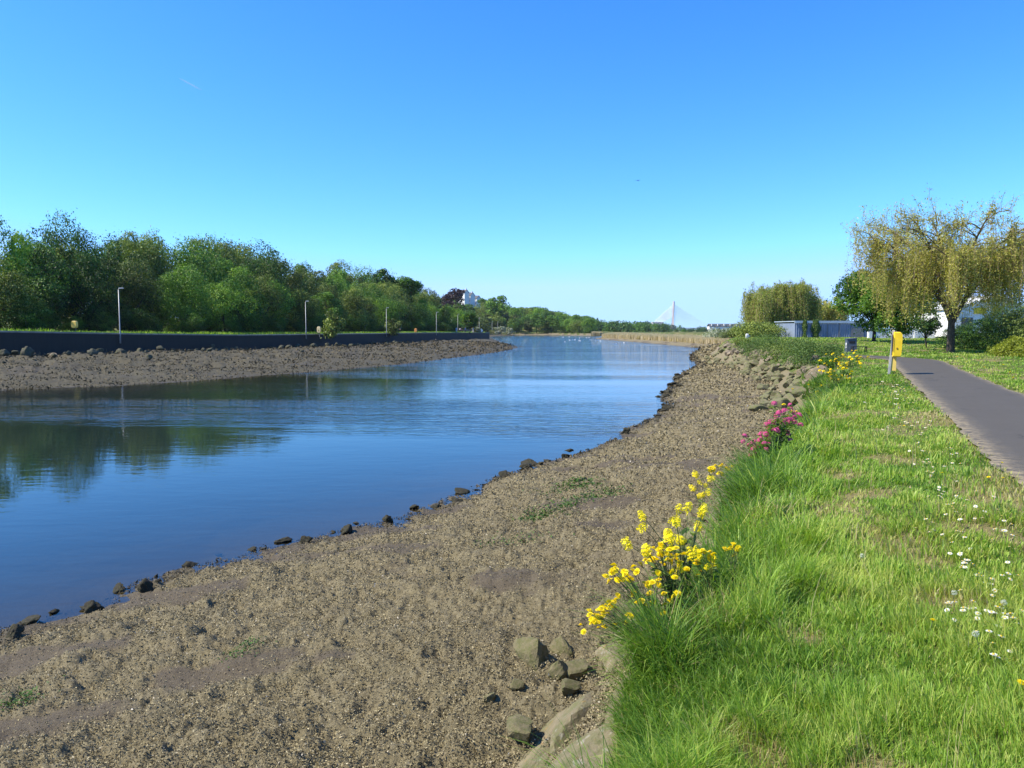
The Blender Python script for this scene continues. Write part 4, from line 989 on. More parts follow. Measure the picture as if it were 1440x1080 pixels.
# cable-stayed bridge
BY = 1800.0
def bx(px): return (px-CX)*BY/F
def bz(py): return EYE+(HZ-py)*BY/F
br = empty('cable_bridge', (0, 0, 0)); tag(br, 'white cable-stayed bridge with tall pylon far beyond the reeds', 'bridge')
M['concrete'] = plain('concrete', (.66, .56, .54), .85, .25, .05); M['cable_w'] = plain('cable_white', (.85, .86, .88), .6, .02, .05); M['deck'] = plain('deck_paint', (.70, .72, .74), .7, .1, .05)
top = np.array([bx(946.5), BY, bz(424)]); fork_ = np.array([bx(945.8), BY, bz(440)])
mb = MB(); mb.tube([fork_, top], [2.6, 2.3], 6)
mb.build('pylon_mast', M['concrete'], br)
for s_ in (-1, 1):
    mb = MB(); mb.tube([fork_+np.array([0, s_*.6, 1]), np.array([bx(945.2), BY+s_*9, bz(461)]), np.array([bx(944.6), BY+s_*11, -4])], [1.9, 1.7, 1.8], 6); mb.build('pylon_leg', M['concrete'], br)
mb = MB()
mb.box(((bx(925)+bx(1012))/2, BY, bz(462.4)), (bx(1012)-bx(925), 26, 2.2)); dk = mb.build('deck', M['deck'], br)
mb = MB(); mb.box(((bx(925)+bx(1012))/2, BY-12.8, bz(462.4)+1.7), (bx(1012)-bx(925), .25, 1.0)); mb.build('parapet', M['steel_dark'], dk)
for s_ in (-1, 1):
    for i in range(14):
        t = i/13; z0 = bz(445-17*t); e = np.array([bx(951+48*t), BY+s_*11, bz(461.3)])
        mb = MB(); mb.tube([[bx(946.2), BY, z0], e], .17, 4); mb.build('cable', M['cable_w'], br)
        e = np.array([bx(930-12*t), BY+s_*6, bz(453.5)]); mb = MB(); mb.tube([[bx(946.2), BY, z0], e], .20, 4); mb.build('cable', M['cable_w'], br)
mb = MB(); mb.box((bx(924), BY, bz(456)), (26, 16, 10)); mb.build('anchor_block', M['concrete'], br)
for px in (965, 985, 1005):
    mb = MB(); mb.box((bx(px), BY, -3), (3, 16, 10.5)); mb.build('pier', M['concrete'], br)
# ------------------------------------------------------------------ near bank furniture
p = on_z(1249, 526, 0.0); LB = Vector((p.x, p.y, gz(p.x, p.y)))
kx = LB.y/F
root = empty('lifebuoy_stand', LB, R(-25)); tag(root, 'bright yellow lifebuoy housing on a grey post beside the path', 'lifebuoy stand')
hh = EYE+(HZ-464)*kx-LB.z
mb = MB(); mb.box((.02, 0, hh/2-.1), (.085, .085, hh+.2), bev=.012); pst = mb.build('post', plain('weathered_post', (.42, .42, .41), .8, .35, 5, bump=.3), root); pst.rotation_euler = (0, R(4.0), 0)
z0 = EYE+(HZ-501)*kx-LB.z; z1 = EYE+(HZ-466.5)*kx-LB.z
mb = MB(); n = 14; P = []
def prof_(ins):
    o_ = []
    for (a, c) in ((0, 0), (.205, 0), (.24, .03), (.255, .10), (.262, .5), (.255, .9), (.235, .965), (.19, 1.0), (0, 1.0)):
        o_.append((ins+a*(1-ins*1.2), z0+ins+(z1-z0-2*ins)*c))
    return o_
ys_ = [(-.37, .03), (-.34, 0), (.34, 0), (.37, .03)]; k = 9
for yy, ins in ys_: P += [(a, yy, c) for a, c in prof_(ins)]
Q = [[r*k+i, r*k+(i+1) % k, (r+1)*k+(i+1) % k, (r+1)*k+i] for r in range(3) for i in range(k)]
mb.add(P, Q, [[0, i+1, i] for i in range(1, k-1)][::-1]+[[3*k, 3*k+i, 3*k+i+1] for i in range(1, k-1)])
hs = mb.build('housing', M['yellow'], root); hs.location = (.075, 0, 0); hs.rotation_euler = (0, R(2.0), R(1))
mb = MB(); mb.box((0, -.385, (z0+z1)/2), (.02, .012, .5)); mb.box((.13, -.378, z0+.3), (.04, .02, .05)); lt = mb.build('latch', plain('latch_brown', (.25, .14, .03), .5), hs)
mb = MB(); mb.box((.03, 0, (z0+z1)/2), (.03, .6, .7)); mb.build('back_board', M['steel_dark'], root).location = (.045, 0, 0)
zb0 = EYE+(HZ-521.5)*kx-LB.z
mb = MB(); mb.box((.15, 0, (zb0+z0)/2-.01), (.20, .03, z0-zb0-.03), bev=.008); mb.build('notice_board', M['yellow_pale'], root)
mb = MB(); mb.box((.06, 0, zb0+.06), (.07, .03, .03)); mb.box((.06, 0, z0-.12), (.07, .03, .03)); mb.build('clamp', M['steel_dark'], root)
# bin
p = stand(1196, 52); root = empty('litter_bin', p, R(-8)); tag(root, 'dark grey litter bin with sloping top on the grass by the path', 'litter bin')
M['bin'] = plain('bin_grey', (.085, .10, .135), .5, .2, 4)
hB = EYE+(HZ-476)*52/F-p.z
mb = MB(); V = [(-.32, -.27, -.05), (.32, -.27, -.05), (.32, .27, -.05), (-.32, .27, -.05), (-.30, -.27, hB*.93), (.30, -.27, hB), (.30, .27, hB), (-.30, .27, hB*.93)]
mb.add(V, [[0, 3, 2, 1], [0, 1, 5, 4], [1, 2, 6, 5], [2, 3, 7, 6], [3, 0, 4, 7]]); mb.build('body', M['bin'], root)
mb = MB(); V = [(-.34, -.31, hB*.93), (.33, -.31, hB), (.33, .31, hB), (-.34, .31, hB*.93)]; mb.add(V+[(a, c, d+.05) for a, c, d in V], [[0, 3, 2, 1], [4, 5, 6, 7], [0, 1, 5, 4], [1, 2, 6, 5], [2, 3, 7, 6], [3, 0, 4, 7]]); mb.build('lid', M['bin'], root)
mb = MB(); mb.box((0, -.275, hB*.74), (.36, .02, .16)); mb.build('opening', M['cloth_black'], root)
mb = MB(); mb.box((-.316, -.05, hB*.52), (.012, .20, .34)); mb.build('label', M['white_wall'], root)
mb = MB(); mb.box((0, 0, .0), (.8, .7, .08)); mb.build('plinth', M['coping'], root)
p = stand(1208, 50.3); p.z += .08; root = empty('bench', p, R(-4)); tag(root, 'low black metal bench beside the grey litter bin', 'bench')
mb = MB()
for k in range(4): mb.box((0, -.15+k*.1, .36), (.95, .07, .035))
mb.build('seat', M['cloth_black'], root)
for s_ in (-1, 1):
    mb = MB(); mb.box((s_*.42, -.14, .16), (.05, .05, .37)); mb.box((s_*.42, .14, .16), (.05, .05, .37)); mb.box((s_*.42, 0, .32), (.045, .3, .04)); mb.build('leg', M['cloth_black'], root)
p = stand(1050, 80); root = empty('marker_post', p); tag(root, 'short white marker post at the top of the revetment', 'post')
hP = EYE+(HZ-470)*80/F-p.z; mb = MB(); mb.box((0, 0, hP/2), (.26, .26, hP), bev=.03); mb.build('post', M['white_wall'], root)
mb = MB(); mb.box((0, 0, hP+.03), (.2, .2, .08), bev=.02); mb.box((.2, 0, hP*.78), (.16, .1, .16)); mb.build('cap', M['white_wall'], root); mb = MB(); mb.box((0, 0, .05), (.36, .36, .16)); mb.build('base', M['steel_dark'], root)
# grey corrugated shed with ivy
SY = 108.0; xa, xb = (1117-CX)*SY/F, (1226-CX)*SY/F; zb = gz((xa+xb)/2, SY)-.1; ztop = EYE+(HZ-451.5)*SY/F
root = empty('metal_shed', ((xa+xb)/2, SY, zb)); tag(root, 'long grey corrugated metal shed with pale roof edge and ivy', 'shed')
Wd = xb-xa; n = 400; xs = np.linspace(-Wd/2, Wd/2, n); zz = .035*np.sign(np.sin(xs*2*math.pi/.32))*np.minimum(1, abs(np.sin(xs*2*math.pi/.32))*2)
V = np.concatenate([np.c_[xs, zz, np.zeros(n)], np.c_[xs, zz, np.full(n, ztop-zb-.3)]]); i = np.arange(n-1)
mb = MB(); mb.add(V, np.stack([i, i+1, n+i+1, n+i], 1)); mb.box((0, 4.08, (ztop-zb-.3)/2), (Wd-.02, 8, ztop-zb-.31)); mb.build('wall', M['blue_grey'], root)
mb = MB(); mb.box((0, -.12, ztop-zb-.13), (Wd+.2, .16, .32)); mb.build('fascia', M['shed_light'], root)
mb = MB(); mb.box((0, 4.1, ztop-zb-.05), (Wd+.3, 8.2, .12)); mb.build('roof', M['shed_light'], root)
for px in (1162, 1179, 1196): mb = MB(); mb.box(((px-CX)*SY/F-(xa+xb)/2, -.07, (ztop-zb-.34)/2), (.10, .06, ztop-zb-.34)); mb.build('joint', M['steel_dark'], root)
mb = MB(); mb.box(((1205-CX)*SY/F-(xa+xb)/2, -.09, .75), (1.6, .06, 1.5)); mb.build('shutter', M['steel_dark'], root)
def ivy(px0, px1, yb, yt, seed, label):
    g = np.random.default_rng(seed); n = 2600; y = SY-.25
    u = g.uniform(0, 1, n); t = g.uniform(0, 1, n); x0, x1 = (px0-CX)*SY/F, (px1-CX)*SY/F
    hz_ = ztop+.15-zb; wv = .75+.25*np.sin(t*9+seed)
    c = np.stack([(x0+x1)/2+(u-.5)*(x1-x0)*wv, y-g.uniform(0, .35, n)*np.sin(u*math.pi), zb+t*hz_], 1)
    V, Q = leaf_quads(c, np.tile([0, -1, .4], (n, 1)), .10, g, .7)
    o = npmesh('climbing_ivy', V, [Q], M['leaf_ivy'], None, {'tint': np.repeat(g.uniform(.2, 1, n), 4)}); tag(o, label, 'ivy')
ivy(1126.5, 1133, 0, 0, 2, 'narrow column of ivy climbing the shed near its end'); ivy(1138, 1152, 0, 0, 3, 'wide column of ivy climbing the middle of the shed')
# white wall and white shop beyond the trees
for (px0, px1, y, ytop, lab) in [(1219, 1352, 100, 463.5, 'low white rendered wall behind the sycamores')]:
    x0, x1 = (px0-CX)*y/F, (px1-CX)*y/F; zb = gz((x0+x1)/2, y)-.2; h_ = EYE+(HZ-ytop)*y/F-zb
    root = empty('boundary_wall', ((x0+x1)/2, y, zb)); tag(root, lab, 'wall'); mb = MB(); mb.box((0, 0, h_/2), (x1-x0, .25, h_)); mb.build('wall', M['white_wall'], root)
    mb = MB(); mb.box((0, 0, h_+.042), (x1-x0+.1, .36, .08)); mb.build('coping', M['coping'], root)
    for k in range(5): mb = MB(); mb.box((-(x1-x0)/2+.3+k*(x1-x0-.6)/4, -.03, h_/2+.1), (.42, .44, h_+.2)); mb.build('pillar', M['white_wall'], root)
y = 96; x0, x1 = (1338-CX)*y/F, (1437-CX)*y/F; zb = gz((x0+x1)/2, y)-.2; zw = EYE+(HZ-434)*y/F; za = EYE+(HZ-417)*y/F
root = empty('white_shop', ((x0+x1)/2, y, zb)); tag(root, 'white gabled building with yellow signs behind the big willow and hedge', 'building')
Wd = x1-x0; h_ = zw-zb
mb = MB(); mb.box((0, 5, h_/2), (Wd, 10, h_)); mb.add([(-Wd/2, 0, h_), (Wd/2, 0, h_), (.15*Wd, 0, za-zb)], [], [[0, 1, 2]]); mb.build('wall', M['white_wall'], root)
mb = MB(); V = []
for zz in (.02, .2): V += [(-Wd/2-.3, -.3, h_-.12+zz), (.15*Wd, -.3, za-zb+zz), (Wd/2+.3, -.3, h_-.12+zz), (-Wd/2-.3, 10.3, h_-.12+zz), (.15*Wd, 10.3, za-zb+zz), (Wd/2+.3, 10.3, h_-.12+zz)]
mb.add(V, [[0, 3, 4, 1], [1, 4, 5, 2], [6, 7, 10, 9], [7, 8, 11, 10], [0, 1, 7, 6], [1, 2, 8, 7], [3, 9, 10, 4], [4, 10, 11, 5], [0, 6, 9, 3], [2, 5, 11, 8]]); mb.build('roof', M['white_wall'], root)
for px, py, w_, hh_ in ((1375, 437, 1.5, .75), (1397, 435, .65, .6)): mb = MB(); mb.box(((px-CX)*y/F-(x0+x1)/2, -.06, EYE+(HZ-py)*y/F-zb), (w_, .08, hh_)); mb.build('sign_panel', M['yellow'], root)
for k in range(3): mb = MB(); mb.box((-Wd*.3+k*Wd*.3, -.03, 1.6), (1.4, .06, 1.6)); mb.build('window', M['glass_dark'], root)
# ------------------------------------------------------------------ birds, vapour trail
M['gull'] = plain('gull_white', (.85, .85, .85), .7, .05); M['bird_dark'] = plain('bird_dark', (.03, .03, .035), .7, .1)
def gull_mesh():
    mb = MB(); mb.tube([[-.26, 0, .06], [-.15, 0, .06], [0, 0, .07], [.12, 0, .10], [.17, 0, .17], [.22, 0, .19], [.27, 0, .18]], [.01, .05, .09, .075, .035, .04, .012], 8)
    for s_ in (-1, 1): mb.add([(-.32, s_*.02, .10), (-.1, s_*.09, .12), (.1, s_*.075, .12), (-.05, s_*.07, .16)], [[0, 1, 2, 3]])
    return mb.build('gull', M['gull'], None, True, link=False).data
gm = gull_mesh(); g = np.random.default_rng(44)
for i in range(26):
    px = g.uniform(790, 880); y = g.uniform(215, 380)*(1 if px < 860 else .85); x = (px-CX)*y/F
    o = bpy.data.objects.new('gull', gm); COL.objects.link(o); o.location = (x, y, WATER-.02); o.rotation_euler = (0, 0, g.uniform(0, 6.3)); o.scale = (1.2,)*3
    tag(o, 'small white gull floating on the far water in front of the reeds', 'gull', 'gulls on the far water')
bd = empty('flying_bird', at(897, 254, 95), R(60)); tag(bd, 'small dark bird flying alone in the open sky', 'bird')
mb = MB(); mb.tube([[-.20, 0, 0], [-.08, 0, 0], [.06, 0, .01], [.15, 0, .02], [.2, 0, .015]], [.012, .045, .055, .035, .008], 8); mb.build('body', M['bird_dark'], bd, True)
for s_ in (-1, 1):
    mb = MB(); V = [(.08, s_*.03, .02), (.11, s_*.18, .09), (.02, s_*.40, .05), (-.06, s_*.18, .08), (-.06, s_*.03, .015)]
    mb.add(V+[(a, b_, c-.008) for a, b_, c in V], [[0, 1, 3, 4], [9, 8, 6, 5]], [[1, 2, 3], [8, 7, 6]]); mb.build('wing', M['bird_dark'], bd)
m, nt, out = new_mat('vapour'); b = NB(nt); df = b.n('BsdfDiffuse'); df.inputs[0].default_value = (.9, .9, .9, 1); tp = b.n('BsdfTransparent'); mx = b.n('MixShader'); mx.inputs[0].default_value = .22
nt.links.new(tp.outputs[0], mx.inputs[1]); nt.links.new(df.outputs[0], mx.inputs[2]); nt.links.new(mx.outputs[0], out.inputs[0])
mb = MB(); a, c = at(252, 110, 7000), at(284, 127, 7000); mb.tube([a, a.lerp(c, .3), a.lerp(c, .7), c], [1, 6, 6, 1], 8); o = mb.build('contrail', m); tag(o, 'short faint white vapour trail high in the blue sky', 'vapour trail')
# ------------------------------------------------------------------ grass: real blades, thinning with distance
M['blade'] = leafy('blade', [(0, (.034, .095, .012)), (.35, (.115, .225, .024)), (.62, (.29, .44, .055)), (.80, (.42, .46, .10)), (.9, (.36, .31, .14)), (1, (.45, .38, .20))], .40, rough=.45, spec=.3)
def blades(x, y, z, h, wd, ang, bend, tint, g, twist=.5):
    n = len(x); d = np.stack([np.cos(ang), np.sin(ang)], 1)
    fa = ang+math.pi/2+g.normal(0, twist, n); f = np.stack([np.cos(fa), np.sin(fa), np.zeros(n)], 1)
    lv = (0, .38, .75, 1.0); wv = (1.0, .9, .55, 0)
    pts = []
    for t in lv:
        a = bend*t; zz = np.where(bend > .02, np.sin(a)/np.maximum(bend, .02), t); xx = np.where(bend > .02, (1-np.cos(a))/np.maximum(bend, .02), 0)
        pts.append(np.stack([x+d[:, 0]*xx*h, y+d[:, 1]*xx*h, z+zz*h], 1))
    V = np.empty((n, 7, 3))
    for k in range(3):
        o = f*(wd*wv[k]*.5)[:, None]; V[:, 2*k] = pts[k]-o; V[:, 2*k+1] = pts[k]+o
    V[:, 6] = pts[3]
    b0 = np.arange(n)[:, None]*7
    Q = np.concatenate([b0+[[0, 1, 3, 2]], b0+[[2, 3, 5, 4]]]); T = b0+[[4, 5, 6]]
    T = np.asarray(T)
    return V.reshape(-1, 3), Q, T, np.repeat(tint, 7)
def scatter_polar(n, az0, az1, r0, r1, g, p=0.0):
    """even on the picture: log-uniform in distance"""
    a = np.radians(g.uniform(az0, az1, n)); r = np.exp(g.uniform(math.log(r0), math.log(r1), n))
    return np.sin(a)*r, np.cos(a)*r, r
g = np.random.default_rng(21)
acc = []
def add_grass(n, az0, az1, r0, r1, tufts):
    if tufts:                               # blades fan out of tufts
        nt_ = n//tufts; cx_, cy_, cr = scatter_polar(nt_, az0, az1, r0, r1, g); k = np.repeat(np.arange(nt_), tufts); m = len(k)
        a0 = g.uniform(0, 6.3, m); rad = g.uniform(0, 1, m)**.7*np.minimum(.055+.008*cr[k], .16)*g.uniform(.5, 1.5, nt_)[k]
        x, y = cx_[k]+np.cos(a0)*rad, cy_[k]+np.sin(a0)*rad; r = np.hypot(x, y)
        tl, tt_, ts = g.uniform(0, 6.3, nt_)[k], g.normal(0, .10, nt_)[k], g.uniform(.6, 1.45, nt_)[k]
    else:
        x, y, r = scatter_polar(n, az0, az1, r0, r1, g); a0 = tl = g.uniform(0, 6.3, n); tt_, ts = 0, np.ones(n)
    rs = poly_sd(RTOP, x, y); dp = line_d(PATHS, x, y)
    wb = np.interp(y, [0, 24, 32, 45], [.95, 1.0, 2.4, 2.6])
    pw = PATHW-.02+(fbm(x*3, y*3, 2, 9)-.5)*.2
    lim = np.interp(y, [0, 6, 12, 22, 34, 40], [.02, -.05, -.30, -.6, -.6, -.30])
    dry = dryness(x, y)
    k = (rs > lim*wb+.5*(fbm(x*1.7, y*1.7, 3, 19)-.55)*np.clip(y/6, .4, 1)) & (dp > pw) & (g.uniform(0, 1, len(x)) > .62*sstep(.60, .68, dry))
    x, y, r, rs, dp, dry, pw, a0, tl, ts = [q_[k] for q_ in (x, y, r, rs, dp, dry, pw, a0, tl, ts)]
    tt_ = tt_[k] if tufts else 0
    z = land(x, y); n = len(x)
    tall = sstep(1.4, 2.8, dp-PATHW+1.2*(fbm(x*.6, y*.6, 3, 29)-.5))*(x < np.interp(y, [p_[1] for p_ in PATH], [p_[0] for p_ in PATH]))
    patch = fbm(x*.75, y*.75, 4, 63); patch2 = fbm(x*2.1, y*2.1, 3, 64)
    tall = tall*sstep(.34, .56, patch+.16*np.exp(-np.maximum(rs, 0)/1.0))
    clump = sstep(.42, .62, patch2)
    h = (.05+.05*clump)*(1-tall)+tall*(.15+.30*clump)
    h = h*g.uniform(.5, 1.35, n)*ts; h = np.where(r > 45, h*1.3, h)
    la = fbm(x*.5+4, y*.5, 3, 70)*2.2*math.pi*2.2+1.2
    wt = g.uniform(0, 1, n); ang = np.where(wt < .40, a0+g.normal(0, .4, n), np.where(wt < .62, tl, la)+g.normal(0, .45, n))
    edge = np.exp(-np.maximum(rs, 0)/.30); ang = np.where(g.uniform(0, 1, n) < edge*.7, math.pi*.88+g.normal(0, .5, n), ang)
    bend = np.clip(g.normal(.85, .4, n)+1.0*tall*g.uniform(0, 1, n)+.3*edge, .05, 2.2)
    wd = np.maximum(np.where(tall > .4, .0046, .0040), .00118*r)*g.uniform(.6, 1.5, n)
    dryspot = sstep(.57, .66, dry)*(1-.35*tall)
    t = .44+.42*(fbm(x*.35, y*.35, 3, 83)-.5)*1.6+.35*(patch2-.5)+tt_+g.normal(0, .10, n)+.13*(1-tall)
    t = np.clip(t, .08, .78)
    pe = np.exp(-np.maximum(dp-pw, 0)/.16)
    isdry = g.uniform(0, 1, n) < (.08+.6*dryspot+.85*pe)
    t = np.where(isdry, g.uniform(.80, 1, n), t); h = np.where(isdry, h*.75, h)
    V, Q, T, tt = blades(x, y, z-.01, h, wd, ang, bend, t, g); acc.append((V, Q, T, tt))
add_grass(210000, -12, 43, 2.3, 9, 36)
add_grass(90000, -12, 43, 2.3, 9, 0)
add_grass(150000, -2, 40, 9, 34, 22)
add_grass(90000, -2, 40, 9, 34, 0)
add_grass(80000, 10, 38, 34, 130, 0)
# tall dry stalks with seed heads
x, y, r = scatter_polar(1500, 0, 40, 2.6, 26, g); rs = poly_sd(RTOP, x, y); dp = line_d(PATHS, x, y)
k = (rs > 0) & (dp > PATHW+.7) & (fbm(x*.6, y*.6, 3, 95) > .47); x, y, r = x[k], y[k], r[k]; n = len(x); z = land(x, y)
acc.append(blades(x, y, z, g.uniform(.18, .48, n), np.maximum(.0026, .0009*r), g.uniform(0, 6.3, n), g.uniform(.1, 1.3, n), g.uniform(.66, 1.0, n), g))
# strip of grass along the far quay
n = 36000; s_ = 28+g.uniform(0, 1, n)**.8*245; o_ = .75+g.uniform(0, 1, n)**1.3*9
xy = np.array([along(a, b_) for a, b_ in zip(s_, o_)]); x, y = xy[:, 0], xy[:, 1]
l = poly_sd(LTOP, x, y); z = topL(x, y, l)+.03; r = np.hypot(x, y)
h = g.uniform(.12, .30, n)*(.5+1.5*fbm(x*.5, y*.5, 3, 5))*np.where(o_ < 1.0, .6, 1.2)
V, Q, T, tt = blades(x, y, z-.02, h, .0011*r*g.uniform(.7, 1.3, n), g.uniform(0, 6.3, n), g.uniform(.1, 1, n), np.clip(g.normal(.50, .14, n), .1, .8), g); acc.append((V, Q, T, tt))
Vs, Qs, Ts, tts, off = [], [], [], [], 0
for V, Q, T, tt in acc: Vs.append(V); Qs.append(Q+off); Ts.append(T+off); tts.append(tt); off += len(V)
o = npmesh('grass', np.concatenate(Vs), [np.concatenate(Qs), np.concatenate(Ts)], M['blade'], None, {'tint': np.concatenate(tts)}); tag(o, 'long and mown green grass growing on both banks', 'grass', kind='stuff')
del acc, Vs, Qs, Ts, tts
# ------------------------------------------------------------------ shells and dried weed that cover the mud
def shard_mat():
    m, nt, out = new_mat('shells'); b = NB(nt); t = b.n('Attribute'); t.attribute_name = 'tint'
    c = b.ramp(t.outputs['Fac'], [(0, (.035, .028, .018)), (.25, (.118, .093, .050)), (.5, (.225, .182, .096)), (.72, (.325, .27, .142)), (.88, (.41, .35, .21)), (.95, (.47, .41, .30)), (1, (.60, .54, .44))])
    p = b.n('BsdfPrincipled'); b.put(p.inputs['Base Color'], c); p.inputs['Roughness'].default_value = .75; p.inputs['Specular IOR Level'].default_value = .25
    nt.links.new(p.outputs[0], out.inputs[0]); return m
M['shells'] = shard_mat(); M['green_weed'] = leafy('green_weed', [(0, (.03, .07, .01)), (1, (.10, .19, .03))], .2)
acc = []
def add_shards(n, az0, az1, r0, r1, px_, far=False):
    x, y, r = scatter_polar(n, az0, az1, r0, r1, g)
    z, w, rs, l, wb, sand = land(x, y, True)
    keep = (w < .12) & (rs < np.where(y > 27, -.85, -.2)*wb) & (l < 0) & (z > WATER-.12)
    cl = fbm(x*3.2, y*3.2, 3, 52)
    bare = np.maximum(sand, .0)
    keep &= g.uniform(0, 1, n) > bare*.8
    if not far: keep &= g.uniform(0, 1, n) < .55+.9*sstep(.3, .6, cl)
    else: keep &= g.uniform(0, 1, n) < .25+sstep(.35, .6, fbm(x*.5, y*.5, 4, 45))
    x, y, z, r, w, cl = x[keep], y[keep], z[keep], r[keep], w[keep], cl[keep]; n = len(x)
    sz = np.maximum(.009, px_*.0013*r)*g.uniform(.5, 1.35, n)
    up = g.normal(0, 1, (n, 3)); up[:, 2] = np.abs(up[:, 2])*.9+.25
    lift = g.uniform(0, 1, n)**1.5*np.maximum(.035, sz*1.1)*(.35+1.3*sstep(.35, .7, cl))
    V, Q = leaf_quads(np.stack([x, y, z+lift], 1), up*1.3, sz, g, .50)
    t = np.clip(g.normal(.50, .17, n)+.25*(fbm(x*1.3, y*1.3, 3, 88)-.5), .02, .90); t = t+(.60-t)*.6*sstep(9, 22, r); t = np.where(g.uniform(0, 1, n) < .010, g.uniform(.93, 1, n), t)
    t = t*(1-.62*sstep(.95, -.1, -w)*(1 if not far else .7))
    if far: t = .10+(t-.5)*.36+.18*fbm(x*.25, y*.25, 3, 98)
    return V, Q, np.repeat(t, 4)
parts_ = [add_shards(600000, -43, 19, 2.6, 17, .88), add_shards(190000, -16, 24, 17, 62, 1.05), add_shards(150000, -43, 6, 34, 200, 1.0, True), add_shards(40000, 10, 22, 62, 160, 1.3)]
Vs, Qs, Ts, off = [], [], [], 0
for V, Q, t in parts_: Vs.append(V); Qs.append(Q+off); Ts.append(t); off += len(V)
o = npmesh('shell_litter', np.concatenate(Vs), [np.concatenate(Qs)], M['shells'], None, {'tint': np.concatenate(Ts)}); tag(o, 'grey and tan mussel shells with dried weed covering the tidal mud', 'shells', kind='stuff')
# green weed patches on the shells
Vs, Qs, Ts, off = [], [], [], 0
for px, py, w_, d_ in [(715, 762, .32, .10), (770, 720, .25, .09), (790, 690, .42, .10), (812, 676, .3, .08), (828, 700, .45, .09), (850, 692, .3, .08), (755, 728, .2, .07), (30, 982, .10, .05), (345, 910, .10, .06), (795, 712, .3, .06), (820, 685, .25, .05)]:
    p = ground_at(px, py); n = 260
    x = p.x+g.normal(0, w_, n); y = p.y+g.normal(0, d_*2.2, n); z = land(x, y)
    V, Q = leaf_quads(np.stack([x, y, z+g.uniform(.0, .05, n)], 1), np.tile([0, 0, 1.], (n, 1)), np.full(n, .0017*p.length), g, .6)
    Vs.append(V); Qs.append(Q+off); off += len(V); Ts.append(np.repeat(g.uniform(0, 1, n), 4))
o = npmesh('green_seaweed', np.concatenate(Vs), [np.concatenate(Qs)], M['green_weed'], None, {'tint': np.concatenate(Ts)}); tag(o, 'thin patches of bright green seaweed on the shell bed', 'seaweed', kind='stuff')
# reeds
M['reed'] = leafy('reed', [(0, (.16, .14, .05)), (.3, (.42, .34, .20)), (1, (.66, .55, .38))], .3)
def reeds(name, pts, wd_, h0, n, label, seed):
    g = np.random.default_rng(seed); P = smooth_line(pts, 20); t = g.uniform(0, 1, n)*(len(P)-1); i = t.astype(int).clip(0, len(P)-2)
    q = P[i]+(P[i+1]-P[i])*(t-i)[:, None]; tg = P[i+1]-P[i]; tg /= np.linalg.norm(tg, axis=1, keepdims=True)
    o_ = g.uniform(0, 1, n)*wd_; x = q[:, 0]+tg[:, 1]*o_; y = q[:, 1]-tg[:, 0]*o_; z = land(x, y); r = np.hypot(x, y)
    low = g.uniform(0, 1, n) < .12
    hh = np.interp(y, *h0)*g.uniform(.86, 1.05, n); hh = np.where(low, hh*.45, hh)
    V, Q, T, tt = blades(x, y, z-.1, hh, .0011*r*g.uniform(.6, 1.3, n), g.uniform(0, 6.3, n), g.uniform(.02, .35, n), np.where(low, g.uniform(0, .35, n), g.uniform(.3, 1, n)), g)
    o = npmesh(name, V, [Q, T], M['reed'], None, {'tint': tt}); tag(o, label, 'reeds', kind='stuff')
reeds('reeds', [(41.8, 150), (41, 172), (39.5, 215), (36, 270), (34.5, 296)], 7, ([150, 200, 300], [1.15, 1.45, 1.8]), 60000, 'long bank of dry straw-coloured reeds along the far river edge', 1)
reeds('reeds', [(44.5, 420), (49, 418)], 4, ([0, 600], [2.6, 2.6]), 2500, 'small separate tuft of dry straw-coloured reeds', 2)

# ------------------------------------------------------------------ flowers
M['petal_yellow'] = leafy('petal_yellow', [(0, (.84, .62, .004)), (1, (.94, .82, .016))], .25); M['petal_white'] = leafy('petal_white', [(0, (.72, .72, .70)), (1, (.88, .87, .85))], .2)
M['petal_pink'] = leafy('petal_pink', [(0, (.50, .045, .17)), (1, (.80, .14, .36))], .25); M['eye_yellow'] = plain('eye_yellow', (.75, .48, .02), .7, .2, 200)
M['stem_green'] = plain('stem_green', (.11, .14, .045), .7, .3, 30); M['stem_red'] = plain('stem_red', (.13, .09, .05), .7, .3, 30); M['clock'] = leafy('clock', [(0, (.5, .5, .47)), (1, (.75, .75, .72))], .5)
def petals(g, n, r, cup=.2, wd=.42, layers=1):
    V, Q = [], []
    for L_ in range(layers):
        for i in range(n):
            a = 2*math.pi*(i+.5*L_)/n+g.normal(0, .06); rr_ = r*(1-.3*L_)*g.uniform(.9, 1.05); d = np.array([math.cos(a), math.sin(a), 0]); s = np.array([-d[1], d[0], 0])*r*wd
            k = len(V); zc = .1*r*L_
            V += [d*r*.12+[0, 0, zc], d*rr_*.65+s*.5+[0, 0, cup*r*.6+zc], d*rr_+[0, 0, cup*r+zc], d*rr_*.65-s*.5+[0, 0, cup*r*.6+zc]]; Q.append([k, k+1, k+2, k+3])
    return np.array(V), np.array(Q)
